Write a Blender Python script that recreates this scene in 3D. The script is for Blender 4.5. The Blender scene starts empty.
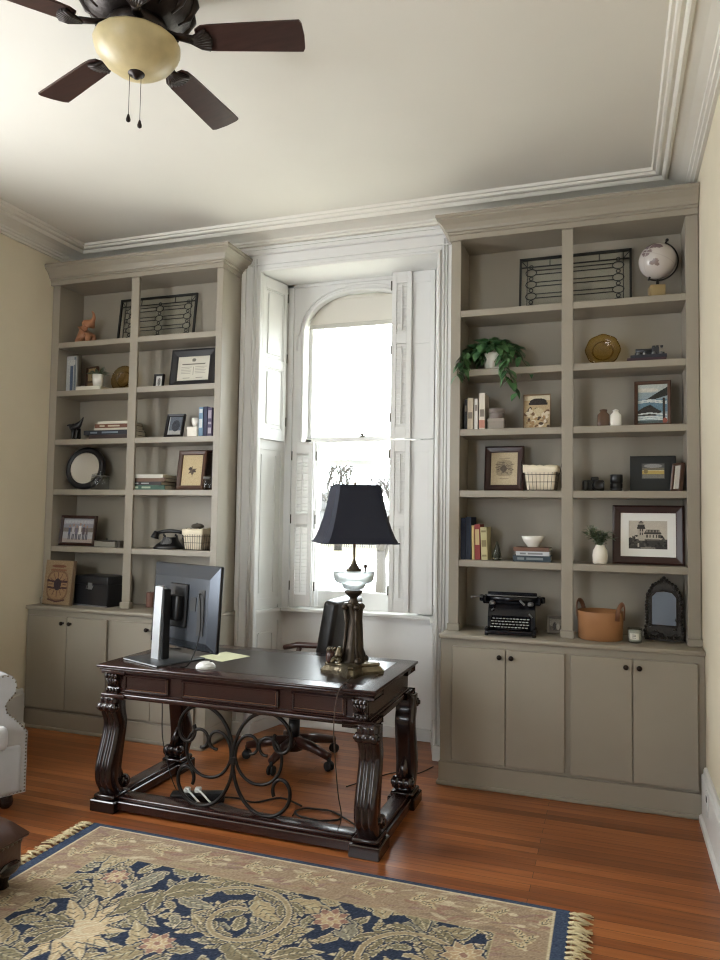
import bpy, bmesh, math, random
import numpy as np
from mathutils import Matrix, Vector, Euler

SC = bpy.context.scene
COL = SC.collection
random.seed(7)
PI = math.pi

# ---------------------------------------------------------------- camera, sky, daylight, exposure
cam_d = bpy.data.cameras.new('camera')
cam = bpy.data.objects.new('camera', cam_d)
COL.objects.link(cam)
SC.camera = cam
cam_d.sensor_fit = 'VERTICAL'
cam_d.sensor_height = 36.0
cam_d.lens = 723.67 / 960 * 36.0
cam_d.clip_start = 0.05
cam_d.clip_end = 300
YAW, PIT, ROL = 0.3354, 0.0515, 0.0155
fw = Vector((-math.sin(YAW) * math.cos(PIT), math.cos(YAW) * math.cos(PIT), math.sin(PIT)))
rt0 = Vector((math.cos(YAW), math.sin(YAW), 0))
up0 = rt0.cross(fw)
rt = rt0 * math.cos(ROL) + up0 * math.sin(ROL)
up = up0 * math.cos(ROL) - rt0 * math.sin(ROL)
cam.matrix_world = Matrix(((rt.x, up.x, -fw.x, 1.7893), (rt.y, up.y, -fw.y, -4.5127), (rt.z, up.z, -fw.z, 1.5979), (0, 0, 0, 1)))

SKY = 10.5
world = bpy.data.worlds.new('overcast_sky')
SC.world = world
world.use_nodes = True
bg = world.node_tree.nodes['Background']
bg.inputs[0].default_value = (0.90, 0.96, 1.0, 1)
bg.inputs[1].default_value = SKY


def daylight(name, loc, rot, sx, sy, watts, col, portal=False):
    d = bpy.data.lights.new(name, 'AREA')
    d.shape = 'RECTANGLE'
    d.size, d.size_y = sx, sy
    d.energy = watts
    d.color = col
    o = bpy.data.objects.new(name, d)
    o.location = loc
    o.rotation_euler = rot
    COL.objects.link(o)
    if portal:
        d.cycles.is_portal = True
    return o


# the window in view gathers the sky; the windows behind the photographer bring in the rest of the daylight
daylight('sky_portal', (-0.017, 1.0, 2.1), (-PI / 2, 0, 0), 1.0, 2.5, 1, (1, 1, 1), True)
daylight('window_daylight_side', (-2.66, -2.4, 2.05), (0, -PI / 2, 0), 2.3, 1.2, 47, (1.0, 0.98, 0.95))
daylight('window_daylight_rear', (-0.9, -6.72, 2.05), (PI / 2, 0, 0), 1.2, 2.3, 3, (1.0, 0.97, 0.92))
SC.view_settings.view_transform = 'Standard'
SC.view_settings.look = 'None'
SC.view_settings.gamma = 1.0
SC.view_settings.use_curve_mapping = False
SC.view_settings.exposure = 0.38
SC.cycles.filter_width = 1.15


# ---------------------------------------------------------------- helpers
def lin(c):
    c = c / 255.0
    return c / 12.92 if c <= 0.04045 else ((c + 0.055) / 1.055) ** 2.4


def rgb(r, g, b):
    return (lin(r), lin(g), lin(b))


def mat(name, col, rough=0.5, metal=0.0, var=0.0, scale=8.0, bump=0.0, bscale=60.0, spec=0.5, trans=0.0, coat=0.0, stretch=None, col2=None, ior=1.45, sheen=0.0):
    m = bpy.data.materials.new(name)
    m.use_nodes = True
    nt = m.node_tree
    p = nt.nodes['Principled BSDF']
    p.inputs['Base Color'].default_value = (*col, 1)
    p.inputs['Roughness'].default_value = rough
    p.inputs['Metallic'].default_value = metal
    p.inputs['Specular IOR Level'].default_value = spec
    p.inputs['IOR'].default_value = ior
    p.inputs['Transmission Weight'].default_value = trans
    p.inputs['Coat Weight'].default_value = coat
    p.inputs['Coat Roughness'].default_value = 0.12
    p.inputs['Sheen Weight'].default_value = sheen
    if var or col2 or bump:
        tc = nt.nodes.new('ShaderNodeTexCoord')
        mp = nt.nodes.new('ShaderNodeMapping')
        mp.inputs['Scale'].default_value = stretch or (1, 1, 1)
        nt.links.new(tc.outputs['Object'], mp.inputs['Vector'])
    if var or col2:
        nz = nt.nodes.new('ShaderNodeTexNoise')
        nz.inputs['Scale'].default_value = scale
        nz.inputs['Detail'].default_value = 5
        nt.links.new(mp.outputs[0], nz.inputs['Vector'])
        rp = nt.nodes.new('ShaderNodeValToRGB')
        c2 = col2 or tuple(min(1, c * (1 + var)) for c in col)
        c1 = col if col2 else tuple(c * (1 - var) for c in col)
        rp.color_ramp.elements[0].position = 0.32
        rp.color_ramp.elements[1].position = 0.68
        rp.color_ramp.elements[0].color = (*c1, 1)
        rp.color_ramp.elements[1].color = (*c2, 1)
        nt.links.new(nz.outputs['Fac'], rp.inputs[0])
        nt.links.new(rp.outputs[0], p.inputs['Base Color'])
    if bump:
        nb = nt.nodes.new('ShaderNodeTexNoise')
        nb.inputs['Scale'].default_value = bscale
        nb.inputs['Detail'].default_value = 3
        nt.links.new(mp.outputs[0], nb.inputs['Vector'])
        bp = nt.nodes.new('ShaderNodeBump')
        bp.inputs['Strength'].default_value = bump
        bp.inputs['Distance'].default_value = 0.01
        nt.links.new(nb.outputs['Fac'], bp.inputs['Height'])
        nt.links.new(bp.outputs[0], p.inputs['Normal'])
    return m


def mat_attr(name, rough=0.6, spec=0.3, bump=0.0):
    m = bpy.data.materials.new(name)
    m.use_nodes = True
    nt = m.node_tree
    p = nt.nodes['Principled BSDF']
    p.inputs['Roughness'].default_value = rough
    p.inputs['Specular IOR Level'].default_value = spec
    a = nt.nodes.new('ShaderNodeAttribute')
    a.attribute_name = 'Col'
    nt.links.new(a.outputs['Color'], p.inputs['Base Color'])
    if bump:
        tc = nt.nodes.new('ShaderNodeTexCoord')
        nb = nt.nodes.new('ShaderNodeTexNoise')
        nb.inputs['Scale'].default_value = 220
        nt.links.new(tc.outputs['Object'], nb.inputs['Vector'])
        bp = nt.nodes.new('ShaderNodeBump')
        bp.inputs['Strength'].default_value = bump
        bp.inputs['Distance'].default_value = 0.004
        nt.links.new(nb.outputs['Fac'], bp.inputs['Height'])
        nt.links.new(bp.outputs[0], p.inputs['Normal'])
    return m


def mat_thin_glass(name, tint=(1, 1, 1), refl=0.08):
    m = bpy.data.materials.new(name)
    m.use_nodes = True
    nt = m.node_tree
    nt.nodes.remove(nt.nodes['Principled BSDF'])
    t = nt.nodes.new('ShaderNodeBsdfTransparent')
    t.inputs[0].default_value = (*tint, 1)
    g = nt.nodes.new('ShaderNodeBsdfGlossy')
    g.inputs['Roughness'].default_value = 0.03
    lw = nt.nodes.new('ShaderNodeLayerWeight')
    lw.inputs['Blend'].default_value = 0.5
    pw = nt.nodes.new('ShaderNodeMath')
    pw.operation = 'POWER'
    pw.inputs[1].default_value = 4.0
    nt.links.new(lw.outputs['Facing'], pw.inputs[0])
    f = nt.nodes.new('ShaderNodeMath')
    f.operation = 'MULTIPLY_ADD'
    f.inputs[1].default_value = 0.55
    f.inputs[2].default_value = 0.04
    nt.links.new(pw.outputs[0], f.inputs[0])
    x = nt.nodes.new('ShaderNodeMixShader')
    nt.links.new(f.outputs[0], x.inputs[0])
    nt.links.new(t.outputs[0], x.inputs[1])
    nt.links.new(g.outputs[0], x.inputs[2])
    nt.links.new(x.outputs[0], nt.nodes['Material Output'].inputs['Surface'])
    return m


class B:
    """collects shapes that become ONE mesh object"""

    def __init__(s):
        s.v, s.f, s.sm, s.mi = [], [], [], []
        s.m = 0
        s.M = Matrix()

    def add(s, verts, faces, smooth=False):
        o = len(s.v)
        for p in verts:
            s.v.append(s.M @ Vector(p))
        for f in faces:
            s.f.append([i + o for i in f])
            s.sm.append(smooth)
            s.mi.append(s.m)
        return s

    def box(s, x0, x1, y0, y1, z0, z1, bev=0.0, seg=1):
        if bev <= 0:
            vs = [(x, y, z) for x in (x0, x1) for y in (y0, y1) for z in (z0, z1)]
            return s.add(vs, [(0, 1, 3, 2), (4, 6, 7, 5), (0, 4, 5, 1), (2, 3, 7, 6), (0, 2, 6, 4), (1, 5, 7, 3)])
        bm = bmesh.new()
        bmesh.ops.create_cube(bm, size=1.0)
        for v in bm.verts:
            v.co = Vector(((x0 + x1) / 2 + v.co.x * (x1 - x0), (y0 + y1) / 2 + v.co.y * (y1 - y0), (z0 + z1) / 2 + v.co.z * (z1 - z0)))
        bmesh.ops.bevel(bm, geom=bm.edges[:], offset=bev, segments=seg, affect='EDGES', profile=0.5)
        bm.verts.index_update()
        s.add([v.co.copy() for v in bm.verts], [[v.index for v in f.verts] for f in bm.faces], seg > 1)
        bm.free()
        return s

    def lathe(s, prof, c=(0, 0, 0), n=24, sx=1.0, sy=1.0, flute=0, fa=0.0, smooth=True):
        vs, fs = [], []
        k = len(prof)
        for i in range(n):
            a = 2 * PI * i / n
            for r, z in prof:
                rr = r * (1 + fa * math.cos(flute * a)) if flute else r
                vs.append((c[0] + rr * math.cos(a) * sx, c[1] + rr * math.sin(a) * sy, c[2] + z))
        for i in range(n):
            j = (i + 1) % n
            for q in range(k - 1):
                fs.append((i * k + q, j * k + q, j * k + q + 1, i * k + q + 1))
        if prof[0][0] > 1e-6:
            fs.append([i * k for i in range(n)][::-1])
        if prof[-1][0] > 1e-6:
            fs.append([i * k + k - 1 for i in range(n)])
        return s.add(vs, fs, smooth)

    def cyl(s, p0, p1, r0, r1=None, n=12):
        return s.tube([p0, p1], [r0, r0 if r1 is None else r1], n)

    def tube(s, pts, r, n=8, closed=False, flat=1.0, cap=True):
        pts = [Vector(p) for p in pts]
        k = len(pts)
        rs = r if isinstance(r, (list, tuple)) else [r] * k
        tg = []
        for i in range(k):
            if closed:
                t = pts[(i + 1) % k] - pts[i - 1]
            else:
                t = pts[min(i + 1, k - 1)] - pts[max(i - 1, 0)]
            tg.append(t.normalized() if t.length > 1e-9 else Vector((0, 0, 1)))
        ref = Vector((0, 0, 1)) if abs(tg[0].z) < 0.9 else Vector((1, 0, 0))
        u = tg[0].cross(ref).normalized()
        vs, fs = [], []
        for i in range(k):
            u = (u - tg[i] * u.dot(tg[i]))
            u = u.normalized() if u.length > 1e-6 else tg[i].orthogonal().normalized()
            w = tg[i].cross(u)
            for j in range(n):
                a = 2 * PI * j / n
                vs.append(pts[i] + u * (math.cos(a) * rs[i]) + w * (math.sin(a) * rs[i] * flat))
        for i in range(k if closed else k - 1):
            i2 = (i + 1) % k
            for j in range(n):
                j2 = (j + 1) % n
                fs.append((i * n + j, i * n + j2, i2 * n + j2, i2 * n + j))
        s.add(vs, fs, True)
        if cap and not closed:
            o = len(s.v)
            s.f.append([o - k * n + j for j in range(n)][::-1])
            s.sm.append(False)
            s.mi.append(s.m)
            s.f.append([o - n + j for j in range(n)])
            s.sm.append(False)
            s.mi.append(s.m)
        return s

    def ball(s, c, rx, ry=None, rz=None, n=12, m=8):
        ry = rx if ry is None else ry
        rz = rx if rz is None else rz
        vs, fs = [(c[0], c[1], c[2] - rz)], []
        for i in range(1, m):
            t = -PI / 2 + PI * i / m
            for j in range(n):
                a = 2 * PI * j / n
                vs.append((c[0] + rx * math.cos(t) * math.cos(a), c[1] + ry * math.cos(t) * math.sin(a), c[2] + rz * math.sin(t)))
        vs.append((c[0], c[1], c[2] + rz))
        for j in range(n):
            fs.append((0, 1 + (j + 1) % n, 1 + j))
            for i in range(m - 2):
                a, b = 1 + i * n, 1 + (i + 1) * n
                fs.append((a + j, a + (j + 1) % n, b + (j + 1) % n, b + j))
            e = 1 + (m - 2) * n
            fs.append((e + j, e + (j + 1) % n, len(vs) - 1))
        return s.add(vs, fs, True)

    def prism(s, poly, plane, d0, d1, smooth=False):
        def P(a, b, d):
            return {'xz': (a, d, b), 'yz': (d, a, b), 'xy': (a, b, d)}[plane]
        n = len(poly)
        vs = [P(a, b, d0) for a, b in poly] + [P(a, b, d1) for a, b in poly]
        s.add(vs, [(i, (i + 1) % n, n + (i + 1) % n, n + i) for i in range(n)], smooth)
        o = len(s.v) - 2 * n
        for q in (list(range(n))[::-1], list(range(n, 2 * n))):
            s.f.append([o + i for i in q])
            s.sm.append(False)
            s.mi.append(s.m)
        return s

    def molding(s, prof, path, ztop, closed=False):
        """prof (p, q): p away from the wall to the LEFT of the path, q down from ztop"""
        k = len(path)
        ms = []
        for i in range(k):
            a = Vector(path[i - 1]) if (i > 0 or closed) else None
            b = Vector(path[i])
            c = Vector(path[(i + 1) % k]) if (i < k - 1 or closed) else None
            ns = []
            for p, q in ((a, b), (b, c)):
                if p is not None and q is not None:
                    d = (q - p).normalized()
                    ns.append(Vector((-d.y, d.x)))
            if len(ns) == 2:
                h = (ns[0] + ns[1])
                ms.append(h / max(0.2, h.dot(ns[0])))
            else:
                ms.append(ns[0])
        m = len(prof)
        vs = []
        for i in range(k):
            for p, q in prof:
                vs.append((path[i][0] + ms[i].x * p, path[i][1] + ms[i].y * p, ztop - q))
        fs = []
        for i in range(k if closed else k - 1):
            j = (i + 1) % k
            for q in range(m):
                r = (q + 1) % m
                fs.append((i * m + q, j * m + q, j * m + r, i * m + r))
        if not closed:
            fs.append(list(range(m))[::-1])
            fs.append(list(range((k - 1) * m, k * m)))
        return s.add(vs, fs)

    def build(s, name, mats, parent=None, kind=None, label=None):
        me = bpy.data.meshes.new(name)
        me.from_pydata([tuple(v) for v in s.v], [], s.f)
        for m in (mats if isinstance(mats, (list, tuple)) else [mats]):
            me.materials.append(m)
        me.polygons.foreach_set('use_smooth', s.sm)
        me.polygons.foreach_set('material_index', s.mi)
        bm = bmesh.new()
        bm.from_mesh(me)
        bmesh.ops.recalc_face_normals(bm, faces=bm.faces[:])
        bm.to_mesh(me)
        bm.free()
        o = bpy.data.objects.new(name, me)
        COL.objects.link(o)
        if parent:
            o.parent = parent
        if kind:
            o['kind'] = kind
        if label:
            o['label'] = label
        return o


def thing(name, label, cat, loc=(0, 0, 0), rz=0.0, group=None, rx=0.0):
    o = bpy.data.objects.new(name, None)
    COL.objects.link(o)
    o.empty_display_size = 0.05
    o.location = loc
    o.rotation_euler = (rx, 0, rz)
    o['label'] = label
    o['category'] = cat
    if group:
        o['group'] = group
    return o


def tag(o, label, cat, group=None):
    o['label'] = label
    o['category'] = cat
    if group:
        o['group'] = group
    return o


def struct(name, b, m, parent=None):
    return b.build(name, m, parent, None if parent else 'structure')


def skin(name, pts, edges, m, parent, sub=2):
    """one continuous body grown over a skeleton; pts are (x, y, z, radius)"""
    me = bpy.data.meshes.new(name)
    me.from_pydata([p[:3] for p in pts], edges, [])
    me.materials.append(m)
    o = bpy.data.objects.new(name, me)
    COL.objects.link(o)
    o.parent = parent
    sk = o.modifiers.new('skin', 'SKIN')
    sk.use_smooth_shade = True
    for i, p in enumerate(pts):
        me.skin_vertices[0].data[i].radius = (p[3], p[3])
    me.skin_vertices[0].data[0].use_root = True
    sd = o.modifiers.new('subdivision', 'SUBSURF')
    sd.levels = sd.render_levels = sub
    return o


class Canvas:
    """a small painted picture: colours of a flat printed or woven thing"""

    def __init__(s, w, h, cell, bg):
        s.w, s.h = w, h
        s.nx, s.ny = max(3, int(round(w / cell)) + 1), max(3, int(round(h / cell)) + 1)
        s.xs = np.linspace(0, w, s.nx)
        s.ys = np.linspace(0, h, s.ny)
        s.a = np.empty((s.ny, s.nx, 3))
        s.a[:] = np.array(bg) / 255.0

    def sub(s, x0, x1, y0, y1):
        i0, i1 = np.searchsorted(s.xs, x0), np.searchsorted(s.xs, x1, 'right')
        j0, j1 = np.searchsorted(s.ys, y0), np.searchsorted(s.ys, y1, 'right')
        X, Y = np.meshgrid(s.xs[i0:i1], s.ys[j0:j1])
        return X, Y, s.a[j0:j1, i0:i1]

    def put(s, view, mask, col, al=1.0):
        if mask.any():
            view[mask] = view[mask] * (1 - al) + np.array(col) / 255.0 * al

    def rect(s, x0, x1, y0, y1, col, al=1.0):
        X, Y, v = s.sub(x0, x1, y0, y1)
        if X.size:
            s.put(v, np.ones(X.shape, bool), col, al)
        return s

    def ell(s, cx, cy, rx, ry, col, rot=0.0, al=1.0, power=2.0):
        r = max(rx, ry)
        X, Y, v = s.sub(cx - r, cx + r, cy - r, cy + r)
        if X.size:
            c, n = math.cos(rot), math.sin(rot)
            U = ((X - cx) * c + (Y - cy) * n) / rx
            V = (-(X - cx) * n + (Y - cy) * c) / ry
            s.put(v, np.abs(U) ** power + np.abs(V) ** power <= 1, col, al)
        return s

    def leaf(s, x0, y0, x1, y1, wd, col, al=1.0, lobes=0, la=0.0):
        L = math.hypot(x1 - x0, y1 - y0)
        m = L + wd
        X, Y, v = s.sub(min(x0, x1) - wd, max(x0, x1) + wd, min(y0, y1) - wd, max(y0, y1) + wd)
        if X.size:
            ux, uy = (x1 - x0) / L, (y1 - y0) / L
            T = ((X - x0) * ux + (Y - y0) * uy) / L
            D = np.abs(-(X - x0) * uy + (Y - y0) * ux)
            Tc = np.clip(T, 0, 1)
            W = wd * np.sin(PI * Tc ** 0.75)
            if lobes:
                W = W * (1 - la + la * np.abs(np.cos(PI * lobes * Tc)))
            s.put(v, (T > 0) & (T < 1) & (D < W), col, al)
        return s

    def line(s, pts, wd, col, al=1.0):
        for (xa, ya), (xb, yb) in zip(pts[:-1], pts[1:]):
            X, Y, v = s.sub(min(xa, xb) - wd, max(xa, xb) + wd, min(ya, yb) - wd, max(ya, yb) + wd)
            if not X.size:
                continue
            dx, dy = xb - xa, yb - ya
            L2 = dx * dx + dy * dy + 1e-12
            T = np.clip(((X - xa) * dx + (Y - ya) * dy) / L2, 0, 1)
            s.put(v, (X - xa - T * dx) ** 2 + (Y - ya - T * dy) ** 2 <= wd * wd / 4, col, al)
        return s

    def poly(s, pts, col, al=1.0):
        xs = [p[0] for p in pts]
        ys = [p[1] for p in pts]
        X, Y, v = s.sub(min(xs), max(xs), min(ys), max(ys))
        if X.size:
            m = np.zeros(X.shape, bool)
            n = len(pts)
            for i in range(n):
                (xa, ya), (xb, yb) = pts[i], pts[(i + 1) % n]
                if ya == yb:
                    continue
                c = (ya > Y) != (yb > Y)
                m ^= c & (X < (xb - xa) * (Y - ya) / (yb - ya) + xa)
            s.put(v, m, col, al)
        return s

    def grain(s, amt, seed=1):
        g = np.random.RandomState(seed).normal(0, amt, (s.ny, s.nx, 1))
        s.a = np.clip(s.a + g, 0, 1)
        return s

    def mesh(s, name, m, parent, at, plane='xz', label=None, warp=None):
        X, Y = np.meshgrid(s.xs, s.ys)
        n = s.nx * s.ny
        co = np.zeros((n, 3))
        if plane == 'xz':
            co[:, 0], co[:, 1], co[:, 2] = X.ravel() + at[0], at[1], Y.ravel() + at[2]
        else:
            co[:, 0], co[:, 1], co[:, 2] = X.ravel() + at[0], Y.ravel() + at[1], at[2]
        if warp is not None:
            co = warp(co)
        idx = np.arange(n).reshape(s.ny, s.nx)
        q = np.stack([idx[:-1, :-1], idx[:-1, 1:], idx[1:, 1:], idx[1:, :-1]], -1).reshape(-1, 4)
        me = bpy.data.meshes.new(name)
        me.vertices.add(n)
        me.vertices.foreach_set('co', co.ravel())
        me.loops.add(q.size)
        me.loops.foreach_set('vertex_index', q.ravel().astype(np.int32))
        me.polygons.add(len(q))
        me.polygons.foreach_set('loop_start', np.arange(0, q.size, 4, dtype=np.int32))
        me.update(calc_edges=True)
        at_ = me.color_attributes.new('Col', 'FLOAT_COLOR', 'POINT')
        a = s.a.reshape(-1, 3)
        if plane == 'xz':      # upright prints: colours slightly desaturated and darkened
            a = (a * 0.85 + a.mean(1, keepdims=True) * 0.15) * 0.92
        l = np.where(a <= 0.04045, a / 12.92, ((a + 0.055) / 1.055) ** 2.4)
        at_.data.foreach_set('color', np.concatenate([l, np.ones((n, 1))], 1).astype(np.float32).ravel())
        me.materials.append(m)
        o = bpy.data.objects.new(name, me)
        COL.objects.link(o)
        if parent:
            o.parent = parent
        if label:
            o['label'] = label
        return o

# ---------------------------------------------------------------- materials
M = {}
M['wall'] = mat('cream_wall_paint', rgb(215, 205, 182), 0.75, var=0.03, scale=2.5, bump=0.05, bscale=90)
M['ceil'] = mat('ceiling_paint', rgb(209, 205, 196), 0.85, var=0.02, scale=1.5)
M['trim'] = mat('white_trim_paint', rgb(212, 211, 208), 0.42, var=0.02, scale=3)
M['cornice'] = mat('cornice_paint', rgb(214, 210, 200), 0.5)
M['taupe'] = mat('taupe_cabinet_paint', rgb(144, 136, 123), 0.42, var=0.025, scale=4)
M['glass'] = mat_thin_glass('window_glass', (0.97, 0.985, 0.98))
M['shade_cloth'] = mat('roller_shade_cloth', rgb(206, 202, 192), 0.9)
M['iron'] = mat('black_iron', rgb(34, 30, 28), 0.42, 0.6)
M['knob'] = mat('dark_bronze_knob', rgb(34, 26, 22), 0.35, 0.7)
M['hinge'] = mat('aged_hinge_metal', rgb(92, 88, 80), 0.5, 0.6)
M['mahog'] = mat('dark_mahogany', rgb(42, 22, 18), 0.27, var=0.18, scale=4, stretch=(1, 8, 8), coat=0.3)
M['mahog_leg'] = mat('dark_mahogany_carving', rgb(30, 16, 14), 0.22, coat=0.4)
M['leather_top'] = mat('dark_leather_inlay', rgb(40, 30, 27), 0.3, bump=0.08, bscale=120)
M['gold'] = mat('gilt_line', rgb(104, 74, 44), 0.45, 0.4)
M['blackleather'] = mat('black_leather', rgb(30, 26, 25), 0.35, bump=0.1, bscale=150)
M['brownleather'] = mat('brown_leather', rgb(78, 52, 40), 0.38, var=0.15, scale=4, bump=0.12, bscale=70)
M['cherry'] = mat('reddish_wood', rgb(58, 32, 25), 0.3, var=0.2, scale=6, coat=0.2)
M['velvet'] = mat('pale_grey_upholstery', rgb(178, 178, 180), 0.8, var=0.06, scale=9, sheen=0.4)
M['nail'] = mat('nailhead_metal', rgb(120, 112, 100), 0.3, 0.9)
M['blackp'] = mat('black_plastic', rgb(22, 22, 24), 0.35)
M['rubber'] = mat('black_rubber', rgb(20, 19, 19), 0.6)
M['silverp'] = mat('silver_plastic', rgb(84, 88, 95), 0.18, 0.6)
M['alu'] = mat('brushed_aluminium', rgb(205, 208, 212), 0.3, 0.7)
M['whitep'] = mat('white_plastic', rgb(232, 232, 230), 0.35)
M['paper'] = mat('pale_yellow_paper', rgb(226, 224, 184), 0.8)
M['white_paper'] = mat('page_paper', rgb(214, 206, 188), 0.85, var=0.08, scale=40, stretch=(1, 1, 8))
M['pewter'] = mat('antique_pewter', rgb(104, 95, 78), 0.3, 0.75, var=0.3, scale=14, bump=0.25, bscale=50)
M['pewter_dark'] = mat('dark_antique_bronze', rgb(58, 50, 42), 0.4, 0.7, var=0.25, scale=16, bump=0.3, bscale=55)
M['navyshade'] = mat('black_navy_silk', rgb(13, 21, 42), 0.62, bump=0.06, bscale=260, stretch=(1, 1, 0.15), sheen=0.05)
M['crystal'] = mat('clear_crystal', (0.90, 0.93, 0.93), 0.34, trans=0.9, ior=1.3)
M['fanwood'] = mat('fan_blade_walnut', rgb(56, 35, 31), 0.36, var=0.22, scale=5, stretch=(2, 12, 2))
M['fanmetal'] = mat('oiled_bronze', rgb(44, 36, 33), 0.42, 0.6, bump=0.25, bscale=40)
M['amberglass'] = mat('scavo_glass', rgb(198, 182, 138), 0.4, var=0.16, scale=9, trans=0.12)
M['painted'] = mat_attr('printed_picture', 0.55)
M['rug'] = mat_attr('woven_wool', 0.95, 0.1, 0.5)
M['fringe'] = mat('rug_fringe_cotton', rgb(196, 182, 146), 0.9)
M['matboard'] = mat('white_mat_board', rgb(228, 227, 222), 0.8)
M['creammat'] = mat('cream_mat_board', rgb(214, 196, 160), 0.8)
M['blackframe'] = mat('black_frame_lacquer', rgb(26, 24, 28), 0.32)
M['walnutframe'] = mat('walnut_frame', rgb(74, 48, 34), 0.38, var=0.2, scale=12)
M['darkframe'] = mat('espresso_frame', rgb(52, 30, 26), 0.3, var=0.15, scale=12)
M['leaf'] = mat('pothos_leaf', rgb(52, 92, 58), 0.4, col2=rgb(92, 128, 82), scale=22)
M['sage'] = mat('sage_leaf', rgb(74, 92, 70), 0.65, col2=rgb(112, 124, 100), scale=30)
M['stem'] = mat('green_stem', rgb(84, 96, 62), 0.6)
M['ceramic'] = mat('white_ceramic', rgb(224, 220, 212), 0.25)
M['ceramic_matte'] = mat('matte_white_ceramic', rgb(222, 216, 204), 0.6, bump=0.3, bscale=45)
M['mirror'] = mat('mirror_silver', (0.92, 0.93, 0.93), 0.02, 1.0)
M['wire'] = mat('dark_wire', rgb(62, 56, 50), 0.5, 0.7)
M['linen'] = mat('cream_linen', rgb(222, 210, 188), 0.9, var=0.05, scale=14, bump=0.2, bscale=30)
M['clearjar'] = mat_thin_glass('jar_glass', (0.86, 0.88, 0.88))
M['tan'] = mat('tan_leather', rgb(158, 112, 74), 0.5, var=0.1, scale=5)
M['darktan'] = mat('tan_leather_strap', rgb(112, 74, 52), 0.5)
M['came'] = mat('lead_came', rgb(44, 44, 42), 0.5, 0.5)
M['leadglass'] = mat_thin_glass('bevelled_glass', (0.96, 0.97, 0.96))
M['outlet'] = mat('outlet_plastic', rgb(206, 206, 204), 0.4)


def flat(name, r, g, b, rough=0.6):
    if name not in M:
        g_ = (r + g + b) / 3
        M[name] = mat(name, tuple(c * 0.85 for c in rgb(*(0.85 * v + 0.15 * g_ for v in (r, g, b)))), rough)
    return M[name]


# wood floor: boards running along x
def floor_mat():
    m = bpy.data.materials.new('heart_pine_boards')
    m.use_nodes = True
    nt = m.node_tree
    L = nt.links.new
    p = nt.nodes['Principled BSDF']
    tc = nt.nodes.new('ShaderNodeTexCoord')
    br = nt.nodes.new('ShaderNodeTexBrick')
    br.offset = 0.37
    br.offset_frequency = 2
    br.inputs['Scale'].default_value = 1.0
    br.inputs['Mortar Size'].default_value = 0.0012
    br.inputs['Mortar Smooth'].default_value = 0.2
    br.inputs['Brick Width'].default_value = 2.3
    br.inputs['Row Height'].default_value = 0.062
    br.inputs['Color1'].default_value = (0, 0, 0, 1)
    br.inputs['Color2'].default_value = (1, 1, 1, 1)
    br.inputs['Mortar'].default_value = (0.5, 0.5, 0.5, 1)
    L(tc.outputs['Object'], br.inputs['Vector'])
    mp = nt.nodes.new('ShaderNodeMapping')
    mp.inputs['Scale'].default_value = (1.2, 26, 1)
    L(tc.outputs['Object'], mp.inputs['Vector'])
    nz = nt.nodes.new('ShaderNodeTexNoise')
    nz.inputs['Scale'].default_value = 1.4
    nz.inputs['Detail'].default_value = 7
    nz.inputs['Roughness'].default_value = 0.62
    L(mp.outputs[0], nz.inputs['Vector'])
    mx = nt.nodes.new('ShaderNodeMix')
    mx.data_type = 'RGBA'
    mx.inputs[0].default_value = 0.3
    L(nz.outputs['Fac'], mx.inputs[6])
    L(br.outputs['Color'], mx.inputs[7])
    rp = nt.nodes.new('ShaderNodeValToRGB')
    e = rp.color_ramp.elements
    e[0].position, e[0].color = 0.18, (*rgb(92, 50, 26), 1)
    e[1].position, e[1].color = 0.85, (*rgb(178, 112, 62), 1)
    k = e.new(0.5)
    k.color = (*rgb(138, 79, 41), 1)
    L(mx.outputs[2], rp.inputs[0])
    dk = nt.nodes.new('ShaderNodeMix')
    dk.data_type = 'RGBA'
    L(br.outputs['Fac'], dk.inputs[0])
    L(rp.outputs[0], dk.inputs[6])
    dk.inputs[7].default_value = (*rgb(40, 20, 12), 1)
    L(dk.outputs[2], p.inputs['Base Color'])
    p.inputs['Roughness'].default_value = 0.28
    p.inputs['Specular IOR Level'].default_value = 0.45
    bp = nt.nodes.new('ShaderNodeBump')
    bp.inputs['Strength'].default_value = 0.12
    bp.inputs['Distance'].default_value = 0.004
    L(nz.outputs['Fac'], bp.inputs['Height'])
    L(bp.outputs[0], p.inputs['Normal'])
    return m


M['floor'] = floor_mat()

# ---------------------------------------------------------------- room shell
XL, XR, YB, YF, ZC = -2.379, 2.268, 0.30, -6.4, 3.72
WX0, WX1, WZT = -0.68, 0.664, 3.42        # window recess at the wall face
VX0, VX1, VY = -0.605, 0.572, 0.63        # recess at the window plane
CX = (VX0 + VX1) / 2

struct('floor', B().box(XL - 0.2, XR + 0.2, YF - 0.2, 0.85, -0.12, 0.0), M['floor'])
struct('ceiling', B().box(XL - 0.2, XR + 0.2, YF - 0.2, 0.85, ZC, ZC + 0.15), M['ceil'])
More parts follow.
